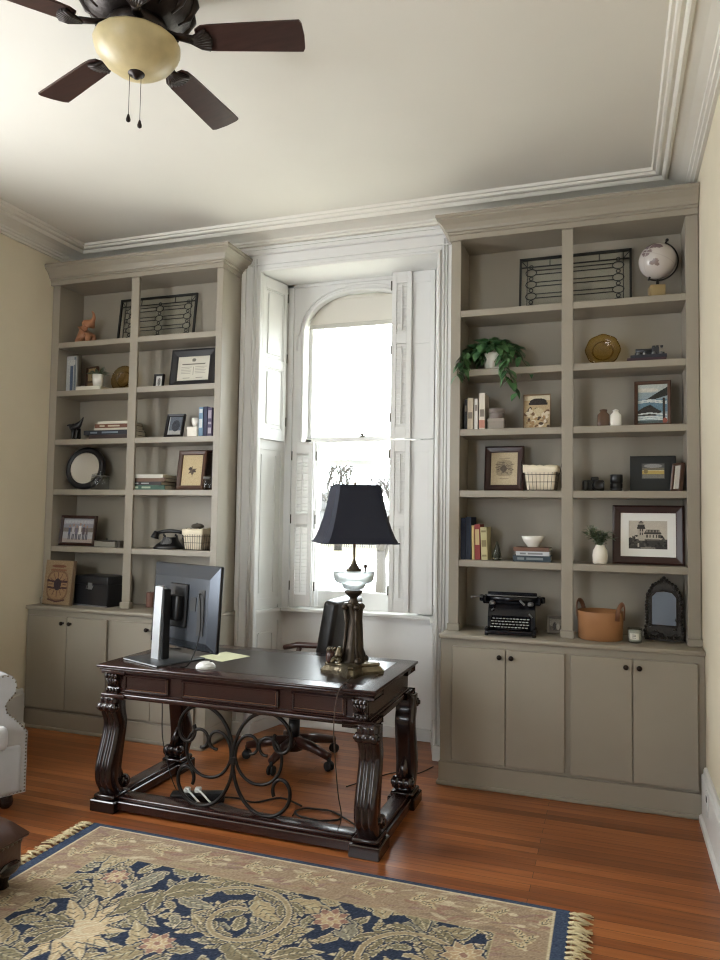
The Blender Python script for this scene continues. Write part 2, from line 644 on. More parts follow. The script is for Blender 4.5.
# the side wall to the left has a window behind the photographer
b = B().box(XL - 0.2, XL, -1.8, 0.85, 0, ZC).box(XL - 0.2, XL, YF, -3.0, 0, ZC)
b.box(XL - 0.2, XL, -3.0, -1.8, 0, 0.9).box(XL - 0.2, XL, -3.0, -1.8, 3.2, ZC)
struct('wall_left', b, M['wall'])
struct('wall_right', B().box(XR, XR + 0.2, YF, 0.85, 0, ZC), M['wall'])
b = B().box(XL - 0.2, -1.5, YF - 0.2, YF, 0, ZC).box(-0.3, XR + 0.2, YF - 0.2, YF, 0, ZC)
b.box(-1.5, -0.3, YF - 0.2, YF, 0, 0.9).box(-1.5, -0.3, YF - 0.2, YF, 3.2, ZC)
struct('wall_front', b, mat('unseen_wall_bounce_damper', rgb(96, 106, 120), 0.75))  # unseen wall, dark slate colour made up to cut light bounced onto the bookcases
JX0, JVX0 = -0.715, -0.635               # the left jamb is set back to pocket its shutter
b = B().box(XL, JX0, YB, 0.85, 0, ZC).box(WX1, XR, YB, 0.85, 0, ZC).box(JX0, WX1, YB, 0.85, WZT + 0.03, ZC)
b.prism([(JX0, YB), (JVX0, VY), (JVX0, 0.85), (JX0, 0.85)], 'xy', 0, WZT + 0.03)
b.prism([(WX1, YB), (VX1, VY), (VX1, 0.85), (WX1, 0.85)], 'xy', 0, WZT + 0.03)
b.box(JVX0, VX1, 0.66, 0.85, 0, 0.88)
struct('wall_back', b, M['trim'])


def plain_window(n, cx, cy, turn):
    e = bpy.data.objects.new('window_%d' % n, None)
    COL.objects.link(e)
    e['kind'] = 'structure'
    e.location = (cx, cy, 0)
    e.rotation_euler = (0, 0, turn)
    f = B().box(-0.72, -0.6, -0.02, 0.03, 0.8, 3.3).box(0.6, 0.72, -0.02, 0.03, 0.8, 3.3).box(-0.6, 0.6, -0.02, 0.03, 3.2, 3.3).box(-0.72, 0.72, -0.06, 0.03, 0.84, 0.9)
    f.build('frame', M['trim'], e)
    f = B().box(-0.6, 0.6, 0.08, 0.12, 2.02, 2.07)
    for x in (-0.6, 0.55):
        f.box(x, x + 0.05, 0.08, 0.12, 0.9, 3.2)
    f.box(-0.6, 0.6, 0.08, 0.12, 0.9, 0.98).box(-0.6, 0.6, 0.08, 0.12, 3.14, 3.2)
    f.build('sash', M['trim'], e)


plain_window(2, XL, -2.4, PI / 2)
plain_window(3, -0.9, YF, PI)

# cornice round the room: an inner ceiling moulding, a shallow cove, a wall moulding
cove = [(0, 0), (0, 0.115), (0.018, 0.115), (0.022, 0.102), (0.036, 0.098), (0.04, 0.085), (0.052, 0.08), (0.056, 0.068), (0.10, 0.05), (0.155, 0.04),
        (0.160, 0.05), (0.174, 0.052), (0.184, 0.042), (0.19, 0.03), (0.208, 0.034), (0.222, 0.03), (0.228, 0.016), (0.244, 0.016), (0.252, 0.0)]
cv = [(XL, YF), (XR, YF), (XR, YB), (XL, YB)]
for i in range(4):
    a, c = cv[i], cv[(i + 1) % 4]
    bb = B()
    d = (Vector(c) - Vector(a)).normalized()
    nrm = Vector((-d.y, d.x))
    k = len(cove)
    vs = []
    for pt, sg in ((a, 1), (c, -1)):
        for p, q in cove:
            w = Vector(pt) + nrm * p + d * (sg * p)
            vs.append((w.x, w.y, ZC - q))
    bb.add(vs, [(j, k + j, k + (j + 1) % k, (j + 1) % k) for j in range(k)])
    struct('trim_%d' % (i + 1), bb, M['cornice'])

bprof = [(0, 0), (0.012, 0), (0.018, 0.012), (0.018, 0.03), (0.028, 0.04), (0.028, 0.245), (0.042, 0.255), (0.042, 0.286), (0, 0.286)]
struct('baseboard_left', B().molding(bprof, [(XL, -0.16), (XL, YF)], 0.286), M['trim'])
struct('baseboard_right', B().molding(bprof, [(XR, YF), (XR, -0.16)], 0.286), M['trim'])

# ---------------------------------------------------------------- the tall window in its splayed recess
W = bpy.data.objects.new('window_1', None)
COL.objects.link(W)
W['kind'] = 'structure'
W.location = (CX, VY, 0)


def wx(o):           # children were laid out in room coordinates
    o.matrix_parent_inverse = Matrix.Translation((-CX, -VY, 0))
    return o


b = B()
for s, xa, xb in ((-1, -0.843, WX0), (1, WX1, 0.812)):
    b.box(xa, xb, 0.272, 0.30, 0.1, WZT + 0.14)
    inner = xb if s < 0 else xa
    outer = xa if s < 0 else xb
    b.box(min(inner, inner + s * 0.022), max(inner, inner + s * 0.022), 0.258, 0.28, 0.1, WZT + 0.02, 0.004)
    b.box(min(outer, outer - s * 0.035), max(outer, outer - s * 0.035), 0.252, 0.28, 0.1, WZT + 0.14, 0.006)
    for t in (0.045, 0.066):
        b.tube([(inner + s * t, 0.272, 0.1), (inner + s * t, 0.272, WZT + 0.1)], 0.007, 6)
    b.box(min(inner - s * 0.002, outer + s * 0.004), max(inner - s * 0.002, outer + s * 0.004), 0.246, 0.30, 0, 0.1, 0.005)
b.box(WX0, WX1, 0.272, 0.30, WZT, WZT + 0.14)
b.box(WX0 - 0.02, WX1 + 0.02, 0.258, 0.28, WZT, WZT + 0.02, 0.004)
b.box(-0.843, 0.812, 0.262, 0.28, WZT + 0.05, WZT + 0.058)
b.box(-0.85, 0.82, 0.245, 0.30, WZT + 0.125, WZT + 0.165, 0.008)
b.box(-0.85, 0.82, 0.255, 0.30, WZT + 0.165, WZT + 0.19, 0.005)
wx(b.build('casing', M['trim'], W))

# soffit board, jamb linings, apron, sill
b = B().prism([(JX0, 0.30), (WX1, 0.30), (VX1, 0.66), (JVX0, 0.66)], 'xy', WZT, WZT + 0.03)
for s in (-1, 1):
    xa, xb = (JX0, JVX0) if s < 0 else (WX1, VX1)
    def jx(y):
        return xa + (xb - xa) * (y - YB) / (VY - YB)
    def board(y0, y1, z0, z1, t):
        b.prism([(jx(y0), y0), (jx(y1), y1), (jx(y1) - s * t, y1), (jx(y0) - s * t, y0)], 'xy', z0, z1)
    board(0.285, 0.315, 0.0, WZT, 0.006)
    board(0.585, 0.64, 0.0, WZT, 0.006)
    for z0, z1 in ((0.92, 0.98), (2.1, 2.24), (3.34, WZT), (0.80, 0.87), (0.09, 0.17)):
        board(0.315, 0.585, z0, z1, 0.006)
    board(0.36, 0.375, 1.02, 2.06, 0.005)
    board(0.52, 0.535, 1.02, 2.06, 0.005)
    board(0.36, 0.375, 0.25, 0.72, 0.006)
    board(0.52, 0.535, 0.25, 0.72, 0.006)
    board(0.375, 0.52, 0.71, 0.725, 0.006)
    board(0.27, 0.66, 0.872, 0.898, 0.03)
    board(0.285, 0.66, 0.846, 0.872, 0.014)
    board(0.27, 0.64, 0.0, 0.085, 0.012)
b.box(JVX0, VX1, 0.575, 0.80, 0.872, 0.898, 0.004)
b.box(JVX0, VX1, 0.615, 0.64, 0.846, 0.874)
b.box(JVX0, VX1, 0.64, 0.67, 0, 0.88)
b.box(JVX0, VX1, 0.624, 0.66, 0, 0.085, 0.004)
wx(b.build('recess_lining', M['trim'], W))

# arched frame
HW, ZS, RISE = 0.468, 3.02, 0.31
b = B()
N = 28


def arch(x, g=0.0):
    t = min(1.0, abs(x - CX) / (HW + g))
    return ZS + (RISE + g) * (1 - t ** 2.5) ** (1 / 2.0)


for i in range(N):
    u0, u1 = -math.cos(PI * i / N), -math.cos(PI * (i + 1) / N)
    x0, x1 = CX + HW * u0, CX + HW * u1
    z0, z1 = arch(x0), arch(x1)
    b.prism([(x0, z0), (x1, z1), (x1, WZT), (x0, WZT)], 'xz', 0.64, 0.69)
b.box(JVX0, CX - HW, 0.64, 0.69, 0.89, WZT).box(CX + HW, VX1, 0.64, 0.69, 0.89, WZT)
path = [(CX - HW - 0.012, 0.9)] + [(CX - (HW + 0.012) * math.cos(PI * i / N), arch(CX - (HW + 0.012) * math.cos(PI * i / N), 0.012)) for i in range(N + 1)] + [(CX + HW + 0.012, 0.9)]
b.tube([(x, 0.636, z) for x, z in path], 0.013, 8)
path = [(CX - HW - 0.06, 2.9)] + [(CX - (HW + 0.06) * math.cos(PI * i / N), arch(CX - (HW + 0.06) * math.cos(PI * i / N), 0.045)) for i in range(N + 1)] + [(CX + HW + 0.06, 2.9)]
b.tube([(x, 0.638, z) for x, z in path], 0.006, 6)
b.box(JVX0, VX1, 0.625, 0.65, WZT - 0.022, WZT).box(JVX0, VX0 + 0.03, 0.625, 0.65, 0.9, WZT).box(VX1 - 0.03, VX1, 0.625, 0.65, 0.9, WZT)
b.box(CX - HW - 0.03, CX - HW, 0.69, 0.86, 0.89, 3.4).box(CX + HW, CX + HW + 0.03, 0.69, 0.86, 0.89, 3.4).box(CX - HW, CX + HW, 0.76, 0.86, 3.32, 3.42)
wx(b.build('frame', M['trim'], W))

b = B()
XA, XB2 = CX - HW, CX + HW
b.box(XA, XA + 0.028, 0.74, 0.775, 2.2, 3.4).box(XB2 - 0.028, XB2, 0.74, 0.775, 2.2, 3.4).box(XA, XB2, 0.74, 0.775, 2.185, 2.222, 0.003).box(XA, XB2, 0.74, 0.775, 3.35, 3.4)
wx(b.build('sash', M['trim'], W))
b = B()
b.box(XA, XA + 0.045, 0.70, 0.735, 0.93, 2.2).box(XB2 - 0.045, XB2, 0.70, 0.735, 0.93, 2.2).box(XA, XB2, 0.70, 0.735, 0.898, 1.03, 0.003).box(XA, XB2, 0.70, 0.735, 2.178, 2.21, 0.003)
wx(b.build('sash', M['trim'], W))
b = B().box(XA, XB2, 0.79, 0.81, 2.005, 2.045).box(XA, XA + 0.02, 0.79, 0.81, 0.9, 3.3).box(XB2 - 0.02, XB2, 0.79, 0.81, 0.9, 3.3).box(XA, XB2, 0.79, 0.81, 0.9, 0.98)
wx(b.build('storm_frame', M['trim'], W))
wx(B().box(XA + 0.02, XB2 - 0.02, 0.755, 0.759, 2.21, 3.38).build('pane', M['glass'], W))
wx(B().box(XA + 0.04, XB2 - 0.04, 0.716, 0.72, 1.02, 2.19).build('pane', M['glass'], W))
b = B().box(CX - 0.02, CX + 0.02, 0.70, 0.73, 2.21, 2.222).cyl((CX, 0.705, 2.222), (CX, 0.705, 2.236), 0.009).box(CX - 0.025, CX + 0.015, 0.698, 0.712, 2.23, 2.24)
wx(b.build('sash_lock', M['hinge'], W))

t = thing('roller_shade', 'cream roller shade pulled down a little inside the window arch', 'roller shade', (CX, 0.705, 3.08))
B().box(-0.45, 0.45, 0, 0.004, 0.02, 0.23).build('cloth', M['shade_cloth'], t)
B().box(-0.455, 0.455, -0.006, 0.010, -0.005, 0.03, 0.004).build('bottom_bar', flat('shade_bar', 200, 196, 186), t)
B().cyl((-0.45, 0.012, 0.232), (0.45, 0.012, 0.232), 0.018, n=14).build('roller', M['shade_cloth'], t)


# ---------------------------------------------------------------- shutters
def shutter(name, label, loc, rz, w, h, kind, tiers, hx=-0.004):
    """hinged edge at local x=0, leaf along +x, front face -y"""
    t = thing(name, label, 'shutter', loc, rz, 'interior shutters of the tall window')
    T = 0.024
    st = 0.036
    b = B().box(0, st, 0, T, 0, h, 0.002).box(w - st, w, 0, T, 0, h, 0.002)
    zs = [0.0] + tiers + [h]
    for i, z in enumerate(zs):
        hh = 0.07 if 0 < i < len(zs) - 1 else 0.085
        z0 = 0 if i == 0 else (h - hh if i == len(zs) - 1 else z - hh / 2)
        b.box(st, w - st, 0.001, T - 0.001, z0, z0 + hh)
    b.build('leaf_frame', M['trim'], t)
    for i in range(len(zs) - 1):
        z0 = zs[i] + (0.085 if i == 0 else 0.035)
        z1 = zs[i + 1] - (0.085 if i == len(zs) - 2 else 0.035)
        if kind == 'panel':
            b = B().box(st, w - st, 0.010, 0.018, z0, z1)
            g = 0.035
            b.prism([(st + g, z0 + g), (w - st - g, z0 + g), (w - st - g, z1 - g), (st + g, z1 - g)], 'xz', 0.003, 0.012)
            for q in ((st, st + 0.012, z0, z1), (w - st - 0.012, w - st, z0, z1), (st, w - st, z0, z0 + 0.012), (st, w - st, z1 - 0.012, z1)):
                b.box(q[0], q[1], 0.004, 0.012, q[2], q[3], 0.003)
            b.build('raised_panel', M['trim'], t)
        else:
            b = B()
            n = int((z1 - z0) / 0.026)
            for k in range(n):
                zc = z0 + (k + 0.5) * (z1 - z0) / n
                b.prism([(0.003, zc - 0.012), (0.006, zc - 0.014), (0.021, zc + 0.010), (0.018, zc + 0.012)] if kind == 'louver' else [(0.006, zc - 0.015), (0.009, zc - 0.016), (0.015, zc + 0.014), (0.012, zc + 0.015)], 'yz', st - 0.003, w - st + 0.003)
            b.build('louver_slats', M['trim'], t)
            B().box(w / 2 - 0.004, w / 2 + 0.004, -0.007, 0.001, z0 + 0.02, z1 - 0.02).build('tilt_rod', M['trim'], t)
    for z in (0.12, h / 2, h - 0.14):
        B().cyl((hx, 0.0, z), (hx, 0.0, z + 0.07), 0.0055, n=8).build('hinge', M['hinge'], t)
    return t


# the upper left leaf lies in its pocket against the jamb, hinged at the window side
shutter('window_shutter', 'upper left shutter leaf with two raised panels, folded against the recess side', (-0.682, 0.306, 2.175), math.atan2(0.33, 0.08), 0.292, 1.235, 'panel', [0.585], 0.296)
shutter('window_shutter', 'lower left louvered shutter leaf standing open in front of the window edge', (-0.545, 0.585, 0.915), 0.0, 0.172, 1.255, 'louver', [0.66])
shutter('window_shutter', 'narrow lower left shutter leaf seen edge on beside the lower glass', (-0.342, 0.586, 0.915), math.radians(74), 0.05, 1.25, 'panel', [0.66])
for z, h, tr, la, lb, k in ((2.175, 1.245, [0.74], 'upper right shutter leaf next to the window casing, plain and folded back', 'upper right louvered shutter leaf standing beside the bright upper glass', 'louver_shut'),
                      (0.912, 1.255, [0.66], 'lower right shutter leaf next to the window casing, plain and folded back', 'lower right louvered shutter leaf beside the lower glass', 'louver')):
    shutter('window_shutter', la, (0.574, 0.605, z), PI - 0.04, 0.225, h, 'panel', tr)
    shutter('window_shutter', lb, (0.252, 0.555, z + 0.003), 0.06, 0.15, h, 'louver_shut', tr)


# ---------------------------------------------------------------- built-in bookcases
ZCT = 0.90
SH = [2.926, 2.5452, 2.1647, 1.7771, 1.342]     # tops of the shelves
ZOPEN = 3.379
YK = 0.272                                    # inner face of the back board


def bookcase(label, x0, xi0, xm0, xm1, xi1, x1, ends):
    t = thing('bookcase', label, 'bookcase', ((x0 + x1) / 2, 0, ZCT), 0, 'built-in bookcases')
    X = (x0 + x1) / 2
    z0 = ZCT

    def P(b, name, m=M['taupe']):
        return b.build(name, m, t)
    P(B().box(x0 - X, x1 - X, YK, 0.296, 0, 2.6), 'back_panel')
    for a, c in ((x0, xi0), (xi1, x1)):
        b = B().box(a - X, c - X, 0, YK, 0, 2.56, 0.002)
        b.box(a - X - 0.006, c - X + 0.008, -0.014, 0.03, 0, 0.045, 0.004)
        P(b, 'side_panel')
    b = B().box(xm0 - X, xm1 - X, 0, 0.022, 0, 2.56, 0.002)
    b.box(xm0 - X - 0.008, xm1 - X + 0.008, -0.014, 0.03, 0, 0.045, 0.004)
    P(b, 'centre_stile')
    for z in SH:
        P(B().box(xi0 - X, xi1 - X, 0.004, YK, z - z0 - 0.042, z - z0, 0.002), 'shelf')
    # crown: flat frieze then a flaring cornice with a return at the free end
    fr = ZOPEN - z0
    P(B().box(x0 - X, x1 - X, -0.012, YK, fr, fr + 0.16), 'frieze')
    prof = [(0, 0), (0.086, 0), (0.086, 0.018), (0.079, 0.022), (0.079, 0.032), (0.070, 0.04), (0.050, 0.058), (0.034, 0.082), (0.03, 0.096), (0.018, 0.10), (0.018, 0.112), (0.008, 0.116), (0.008, 0.148), (0, 0.148)]
    if ends == 'R':
        path = [(x1 - X, 0.296), (x1 - X, -0.012), (x0 - X - 0.004, -0.012)][::-1]
    else:
        path = [(x1 - X, -0.012), (x0 - X, -0.012), (x0 - X, 0.296)][::-1]
    # the moulding builder works to the left of its path; walk so that left is into the room
    path = path[::-1]
    P(B().molding(prof, path, fr + 0.148), 'crown')
    P(B().box(x0 - X, x1 - X, -0.012, 0.296, fr + 0.148, fr + 0.156), 'top_board')
    return t


bookcase('taupe built-in bookcase between the cream left wall and the window', -2.372, -2.3028, -1.6354, -1.5652, -0.9005, -0.848, 'R')
bookcase('taupe built-in bookcase between the window and the right wall', 0.817, 0.8801, 1.5025, 1.5693, 2.1957, 2.2634, 'L')


def base_cabinet(label, x0, x1, doors, group):
    X = (x0 + x1) / 2
    t = thing('base_cabinet', label, 'cabinet', (X, 0, 0), 0, group)
    b = B().box(x0 - X, x1 - X, -0.127, 0.296, 0.135, ZCT - 0.027)
    b.build('body', M['taupe'], t)
    b = B().box(x0 - X - 0.006, x1 - X, -0.14, 0.29, 0, 0.135, 0.003)
    b.box(x0 - X - 0.018, x1 - X, -0.153, 0.29, 0, 0.022, 0.005)
    b.build('plinth', M['taupe'], t)
    for i, (a, c) in enumerate(doors):
        d = B().box(a - X, c - X, -0.15, -0.128, 0.153, 0.83, 0.004)
        o = d.build('door', M['taupe'], t)
        kx = (c - 0.033 if i % 2 == 0 else a + 0.033) - X
        B().M.identity()
        kb = B()
        kb.M = Matrix.Translation((kx, -0.15, 0.785)) @ Matrix.Rotation(PI / 2, 4, 'X')
        kb.lathe([(0.009, 0), (0.006, 0.004), (0.005, 0.012), (0.012, 0.016), (0.0155, 0.022), (0.013, 0.028), (0.0, 0.030)], n=16)
        kb.build('knob', M['knob'], o)
    return t


base_cabinet('taupe four-door base cabinet under the bookcase by the left wall', -2.377, -0.83, [(-2.362, -1.998), (-1.994, -1.644), (-1.614, -1.262), (-1.258, -0.91)], 'base cabinets')
base_cabinet('taupe four-door base cabinet under the bookcase by the right wall', 0.80, 2.266, [(0.8739, 1.1925), (1.196, 1.5306), (1.5629, 1.894), (1.898, 2.2298)], 'base cabinets')
for lab, x0, x1 in (('taupe counter ledge on the cabinet by the left wall', -2.378, -0.826), ('taupe counter ledge on the cabinet by the right wall', 0.792, 2.267)):
    tag(B().box(x0, x1, -0.158, 0.296, ZCT - 0.026, ZCT, 0.006, 2).build('counter_ledge', M['taupe']), lab, 'counter', 'counter ledges')

# ---------------------------------------------------------------- rug
RX0, RX1, RY0, RY1 = -0.725, 1.625, -2.98, -1.36


def rug():
    t = thing('rug', 'navy and beige floral rug with fringed ends lying before the desk', 'rug', ((RX0 + RX1) / 2, (RY0 + RY1) / 2, 0))
    Wd, Hd = RX1 - RX0, RY1 - RY0
    navy, sand, olive, cream, rose, tan = (48, 57, 76), (158, 143, 116), (126, 117, 94), (202, 189, 160), (150, 116, 104), (166, 142, 117)
    c = Canvas(Wd, Hd, 0.0052, (160, 140, 118))
    rs = np.random.RandomState(4)
    # border: wavering streaks of tan, rose and cream
    for i in range(1500):
        x, y = rs.uniform(0, Wd), rs.uniform(0, Hd)
        a = rs.normal(0.25, 0.35)
        L = rs.uniform(0.05, 0.16)
        c.leaf(x, y, x + L * math.cos(a), y + L * math.sin(a), rs.uniform(0.004, 0.014), [tan, rose, (168, 152, 124), (136, 118, 102), (146, 120, 112), cream][rs.randint(6)], 0.7)

    bd = 0.265

    def lobed(x, y, a, L, W, bend, fill, edge=cream, n=4, vein=None, rim=0.008):
        ax, px, py, aa = [], x, y, a
        N_ = 26
        for i in range(N_ + 1):
            ax.append((px, py, aa))
            px += L / N_ * math.cos(aa)
            py += L / N_ * math.sin(aa)
            aa += bend / N_
        for ex, col in ((rim, navy), (0.0, edge), (-rim * 0.75, fill), (-W * 0.42, tuple(int(q * 1.08) for q in fill))):
            lft, rgt = [], []
            for i, (qx, qy, qa) in enumerate(ax):
                t_ = i / N_
                w_ = W * math.sin(PI * min(1, t_ * 0.93 + 0.07) ** 0.85) * (0.76 + 0.24 * abs(math.cos(PI * n * t_ + 0.5))) + ex
                w_ = max(w_, 0.0005)
                sh_ = 0.25 * w_
                lft.append((qx - w_ * math.sin(qa) - sh_ * math.cos(qa), qy + w_ * math.cos(qa) - sh_ * math.sin(qa)))
                rgt.append((qx + w_ * math.sin(qa) - sh_ * math.cos(qa), qy - w_ * math.cos(qa) - sh_ * math.sin(qa)))
            c.poly(lft + rgt[::-1], col)
        c.line([(q[0], q[1]) for q in ax[:-3]], 0.0055, vein or edge)
        for i in range(4, N_ - 6, 4):
            qx, qy, qa = ax[i]
            for sd in (-1, 1):
                b_ = qa + sd * 0.7
                c.line([(qx, qy), (qx + W * 0.75 * math.cos(b_), qy + W * 0.75 * math.sin(b_))], 0.0045, (98, 94, 84))

    def sprig(x, y, a):
        for k in range(3):
            lobed(x + 0.035 * k * math.cos(a), y + 0.035 * k * math.sin(a), a + (0.5, -0.4, 0.1)[k], 0.10, 0.020, 0.8 * (-1) ** k, (188, 170, 136), cream, 3, None, 0.003)
        c.ell(x + 0.16 * math.cos(a), y + 0.16 * math.sin(a), 0.02, 0.012, cream)
    navy_keep, navy = navy, (158, 134, 108)
    for i in range(9):
        sprig(0.16 + i * 0.26, Hd - 0.15, 0.25)
        sprig(0.16 + i * 0.26, 0.13, 0.2)
    for i in range(5):
        sprig(0.14, 0.28 + i * 0.25, 1.3)
        sprig(Wd - 0.14, 0.28 + i * 0.25, 1.8)
    navy = navy_keep
    fx0, fx1, fy0, fy1 = bd, Wd - bd, bd, Hd - bd
    keep = c.a.copy()
    c.rect(fx0, fx1, fy0, fy1, navy)
    fills = [sand, (146, 133, 106), olive, (168, 152, 122), (136, 128, 104), (134, 130, 116)]

    def packed(rad, tries, L0, L1, ws, n):
        pts = []
        for i in range(tries):
            x, y = rs.uniform(fx0 - 0.05, fx1 + 0.05), rs.uniform(fy0 - 0.05, fy1 + 0.05)
            if all((x - p) ** 2 + (y - q) ** 2 > rad * rad for p, q in pts):
                pts.append((x, y))
                a = rs.uniform(0, 2 * PI)
                L = rs.uniform(L0, L1)
                lobed(x - L / 2 * math.cos(a), y - L / 2 * math.sin(a), a - 0.4, L, L * rs.uniform(*ws), rs.choice([-1, 1]) * rs.uniform(0.3, 1.1), fills[rs.randint(len(fills))], cream if rs.rand() < 0.6 else (190, 182, 156), n, None, 0.006)
    packed(0.055, 2600, 0.09, 0.13, (0.2, 0.28), 3)
    packed(0.135, 1200, 0.18, 0.25, (0.2, 0.27), 4)

    def scroll(cx, cy, r0, a0, turns, sgn):
        pts = []
        for j in range(60):
            t_ = j / 59
            r = r0 * (1 - 0.75 * t_)
            a = a0 + sgn * turns * 2 * PI * t_
            pts.append((cx + r * math.cos(a), cy + r * math.sin(a)))
        for j in range(2, 54, 6):
            (xa, ya), (xb, yb) = pts[j], pts[j + 1]
            a = math.atan2(yb - ya, xb - xa)
            for sd in (-1, 1):
                lobed(xa, ya, a + sd * 0.7, 0.15 * (1 - j / 90), 0.036 * (1 - j / 90), -sd * 0.9, fills[j % 6], cream, 3, None, 0.005)
        c.line(pts, 0.034, navy)
        c.line(pts, 0.026, cream)
        c.line(pts, 0.017, sand)

    def flower(cx, cy, r, n=9, col=tan):
        for ring, cc in ((1.14, navy), (1.0, cream), (0.93, col)):
            for j in range(n):
                a = 2 * PI * j / n
                c.leaf(cx, cy, cx + r * ring * math.cos(a), cy + r * ring * math.sin(a), r * 0.30 * ring, cc)
        for j in range(n):
            a = 2 * PI * (j + 0.5) / n
            c.leaf(cx, cy, cx + r * 0.66 * math.cos(a), cy + r * 0.66 * math.sin(a), r * 0.19, cream)
            c.leaf(cx, cy, cx + r * 0.60 * math.cos(a), cy + r * 0.60 * math.sin(a), r * 0.15, (184, 160, 128))
        c.ell(cx, cy, r * 0.22, r * 0.22, cream)
        c.ell(cx, cy, r * 0.16, r * 0.16, rose)
    scroll(1.12, 1.10, 0.25, 2.6, 1.15, -1)
    scroll(1.80, 1.04, 0.22, 0.6, 1.15, 1)
    scroll(1.18, 0.52, 0.24, -2.6, 1.15, 1)
    scroll(1.9, 0.45, 0.2, 2.0, 1.1, -1)
    # one large palmette blossom and smaller rosettes
    for j in range(9):
        a = 0.3 + (j - 4) * 0.42
        lobed(0.55, 0.80, a, 0.23, 0.042, 0.15 * (j - 4), (186, 166, 134), cream, 2, None, 0.006)
    for j in range(6):
        c.ell(0.58 + 0.012 * j, 0.80 + 0.006 * j, 0.105 - 0.012 * j, 0.075 - 0.010 * j, (196, 176, 146) if j % 2 else cream, 0.5)
    for j in range(4):
        lobed(0.55, 0.80, PI + 0.3 + (j - 1.5) * 0.5, 0.17, 0.04, 0.2, olive, cream, 3, None, 0.006)
    flower(1.5, 0.8, 0.13, 10)
    flower(0.92, 0.84, 0.075, 8, rose)
    flower(1.46, 1.22, 0.085, 8, rose)
    flower(0.46, 1.2, 0.07, 8, rose)
    flower(2.0, 1.17, 0.09, 9)
    flower(2.0, 0.75, 0.10, 8, (176, 140, 116))
    flower(0.6, 0.42, 0.12, 8, (176, 140, 116))
    msk = np.ones(c.a.shape[:2], bool)
    i0, i1 = np.searchsorted(c.xs, fx0), np.searchsorted(c.xs, fx1)
    j0, j1 = np.searchsorted(c.ys, fy0), np.searchsorted(c.ys, fy1)
    msk[j0:j1, i0:i1] = False
    c.a[msk] = keep[msk]
    for q in ((fx0 - 0.004, fx1 + 0.004, fy1 - 0.004, fy1 + 0.004), (fx0 - 0.004, fx1 + 0.004, fy0 - 0.004, fy0 + 0.004), (fx0 - 0.004, fx0 + 0.004, fy0, fy1), (fx1 - 0.004, fx1 + 0.004, fy0, fy1)):
        c.rect(*q, (176, 160, 130))
    # outer cream line and navy edge
    for ex, ey, q in ((0.064, 0.034, cream), (0.054, 0.022, (62, 74, 96))):
        c.rect(0, Wd, 0, ey, q)
        c.rect(0, Wd, Hd - ey, Hd, q)
        c.rect(0, ex, 0, Hd, q)
        c.rect(Wd - ex, Wd, 0, Hd, q)
    c.a *= (1 - 0.07 * (np.arange(c.ny) % 2))[:, None, None]
    c.grain(0.028, 3)
    c.mesh('woven_pile', M['rug'], t, (-Wd / 2, -Hd / 2, 0.011), 'xy')
    B().box(-Wd / 2, Wd / 2, -Hd / 2, Hd / 2, 0, 0.0105).build('backing', flat('rug_backing', 60, 64, 84, 0.95), t)
    for sd in (-1, 1):
        b = B()
        n = 46
        for i in range(n):
            y = -Hd / 2 + (i + 0.5) * Hd / n
            for k in range(5):
                oy = rs.normal(0, 0.010)
                l = rs.uniform(0.06, 0.095)
                b.tube([(sd * (Wd / 2 - 0.004), y + oy * 0.3, 0.008), (sd * (Wd / 2 + 0.02), y + oy * 0.2, 0.010 + rs.uniform(0, 0.006)), (sd * (Wd / 2 + l * 0.6), y + oy * 1.1, 0.007 + rs.uniform(0, 0.008)), (sd * (Wd / 2 + l), y + oy * 2.2, 0.004)], [0.0035, 0.0045, 0.004, 0.002], 5)
            b.ball((sd * (Wd / 2 + 0.018), y, 0.012), 0.008, 0.010, 0.007, 6, 4)
        b.build('fringe', M['fringe'], t)


rug()

# ---------------------------------------------------------------- desk
DZ = 0.78
t = thing('writing_desk', 'dark carved wooden writing desk with scrolled legs and a leather top', 'desk', (-0.0525, -0.825, 0))
X0, X1, Y0, Y1 = -0.805, 0.790, -0.40, 0.40      # table-top extents, local
b = B().box(X0, X1, Y0, Y1, DZ - 0.016, DZ, 0.006, 2).box(X0 + 0.012, X1 - 0.012, Y0 + 0.012, Y1 - 0.012, DZ - 0.03, DZ - 0.014, 0.006, 2)
b.box(X0 + 0.028, X1 - 0.028, Y0 + 0.028, Y1 - 0.028, DZ - 0.045, DZ - 0.028, 0.005)
b.build('top', M['mahog'], t)
B().box(X0 + 0.10, X1 - 0.10, Y0 + 0.10, Y1 - 0.10, DZ - 0.002, DZ + 0.0012).build('leather_inlay', M['leather_top'], t)
AZ0, AZ1 = 0.612, DZ - 0.044
ax0, ax1, ay0, ay1 = X0 + 0.048, X1 - 0.048, Y0 + 0.05, Y1 - 0.05
b = B().box(ax0, ax1, ay0, ay1, AZ0, AZ1)
b.box(ax0 - 0.02, ax1 + 0.02, ay0 - 0.02, ay1 + 0.02, AZ0 - 0.012, AZ0 + 0.014, 0.006, 2)
b.box(ax0 - 0.01, ax1 + 0.01, ay0 - 0.01, ay1 + 0.01, AZ0 + 0.014, AZ0 + 0.024, 0.003)
for x, y in ((ax0, ay0), (ax1, ay0), (ax0, ay1), (ax1, ay1)):
    sx = 1 if x < 0 else -1
    sy = 1 if y < 0 else -1
    b.box(x - sx * 0.03, x + sx * 0.12, y - sy * 0.03, y + sy * 0.12, AZ0 - 0.014, AZ0 + 0.012, 0.006, 2)
    b.box(x - sx * 0.03, x + sx * 0.12, y - sy * 0.03, y + sy * 0.12, AZ1 - 0.006, AZ1 + 0.016, 0.005, 2)
b.build('apron', M['mahog'], t)
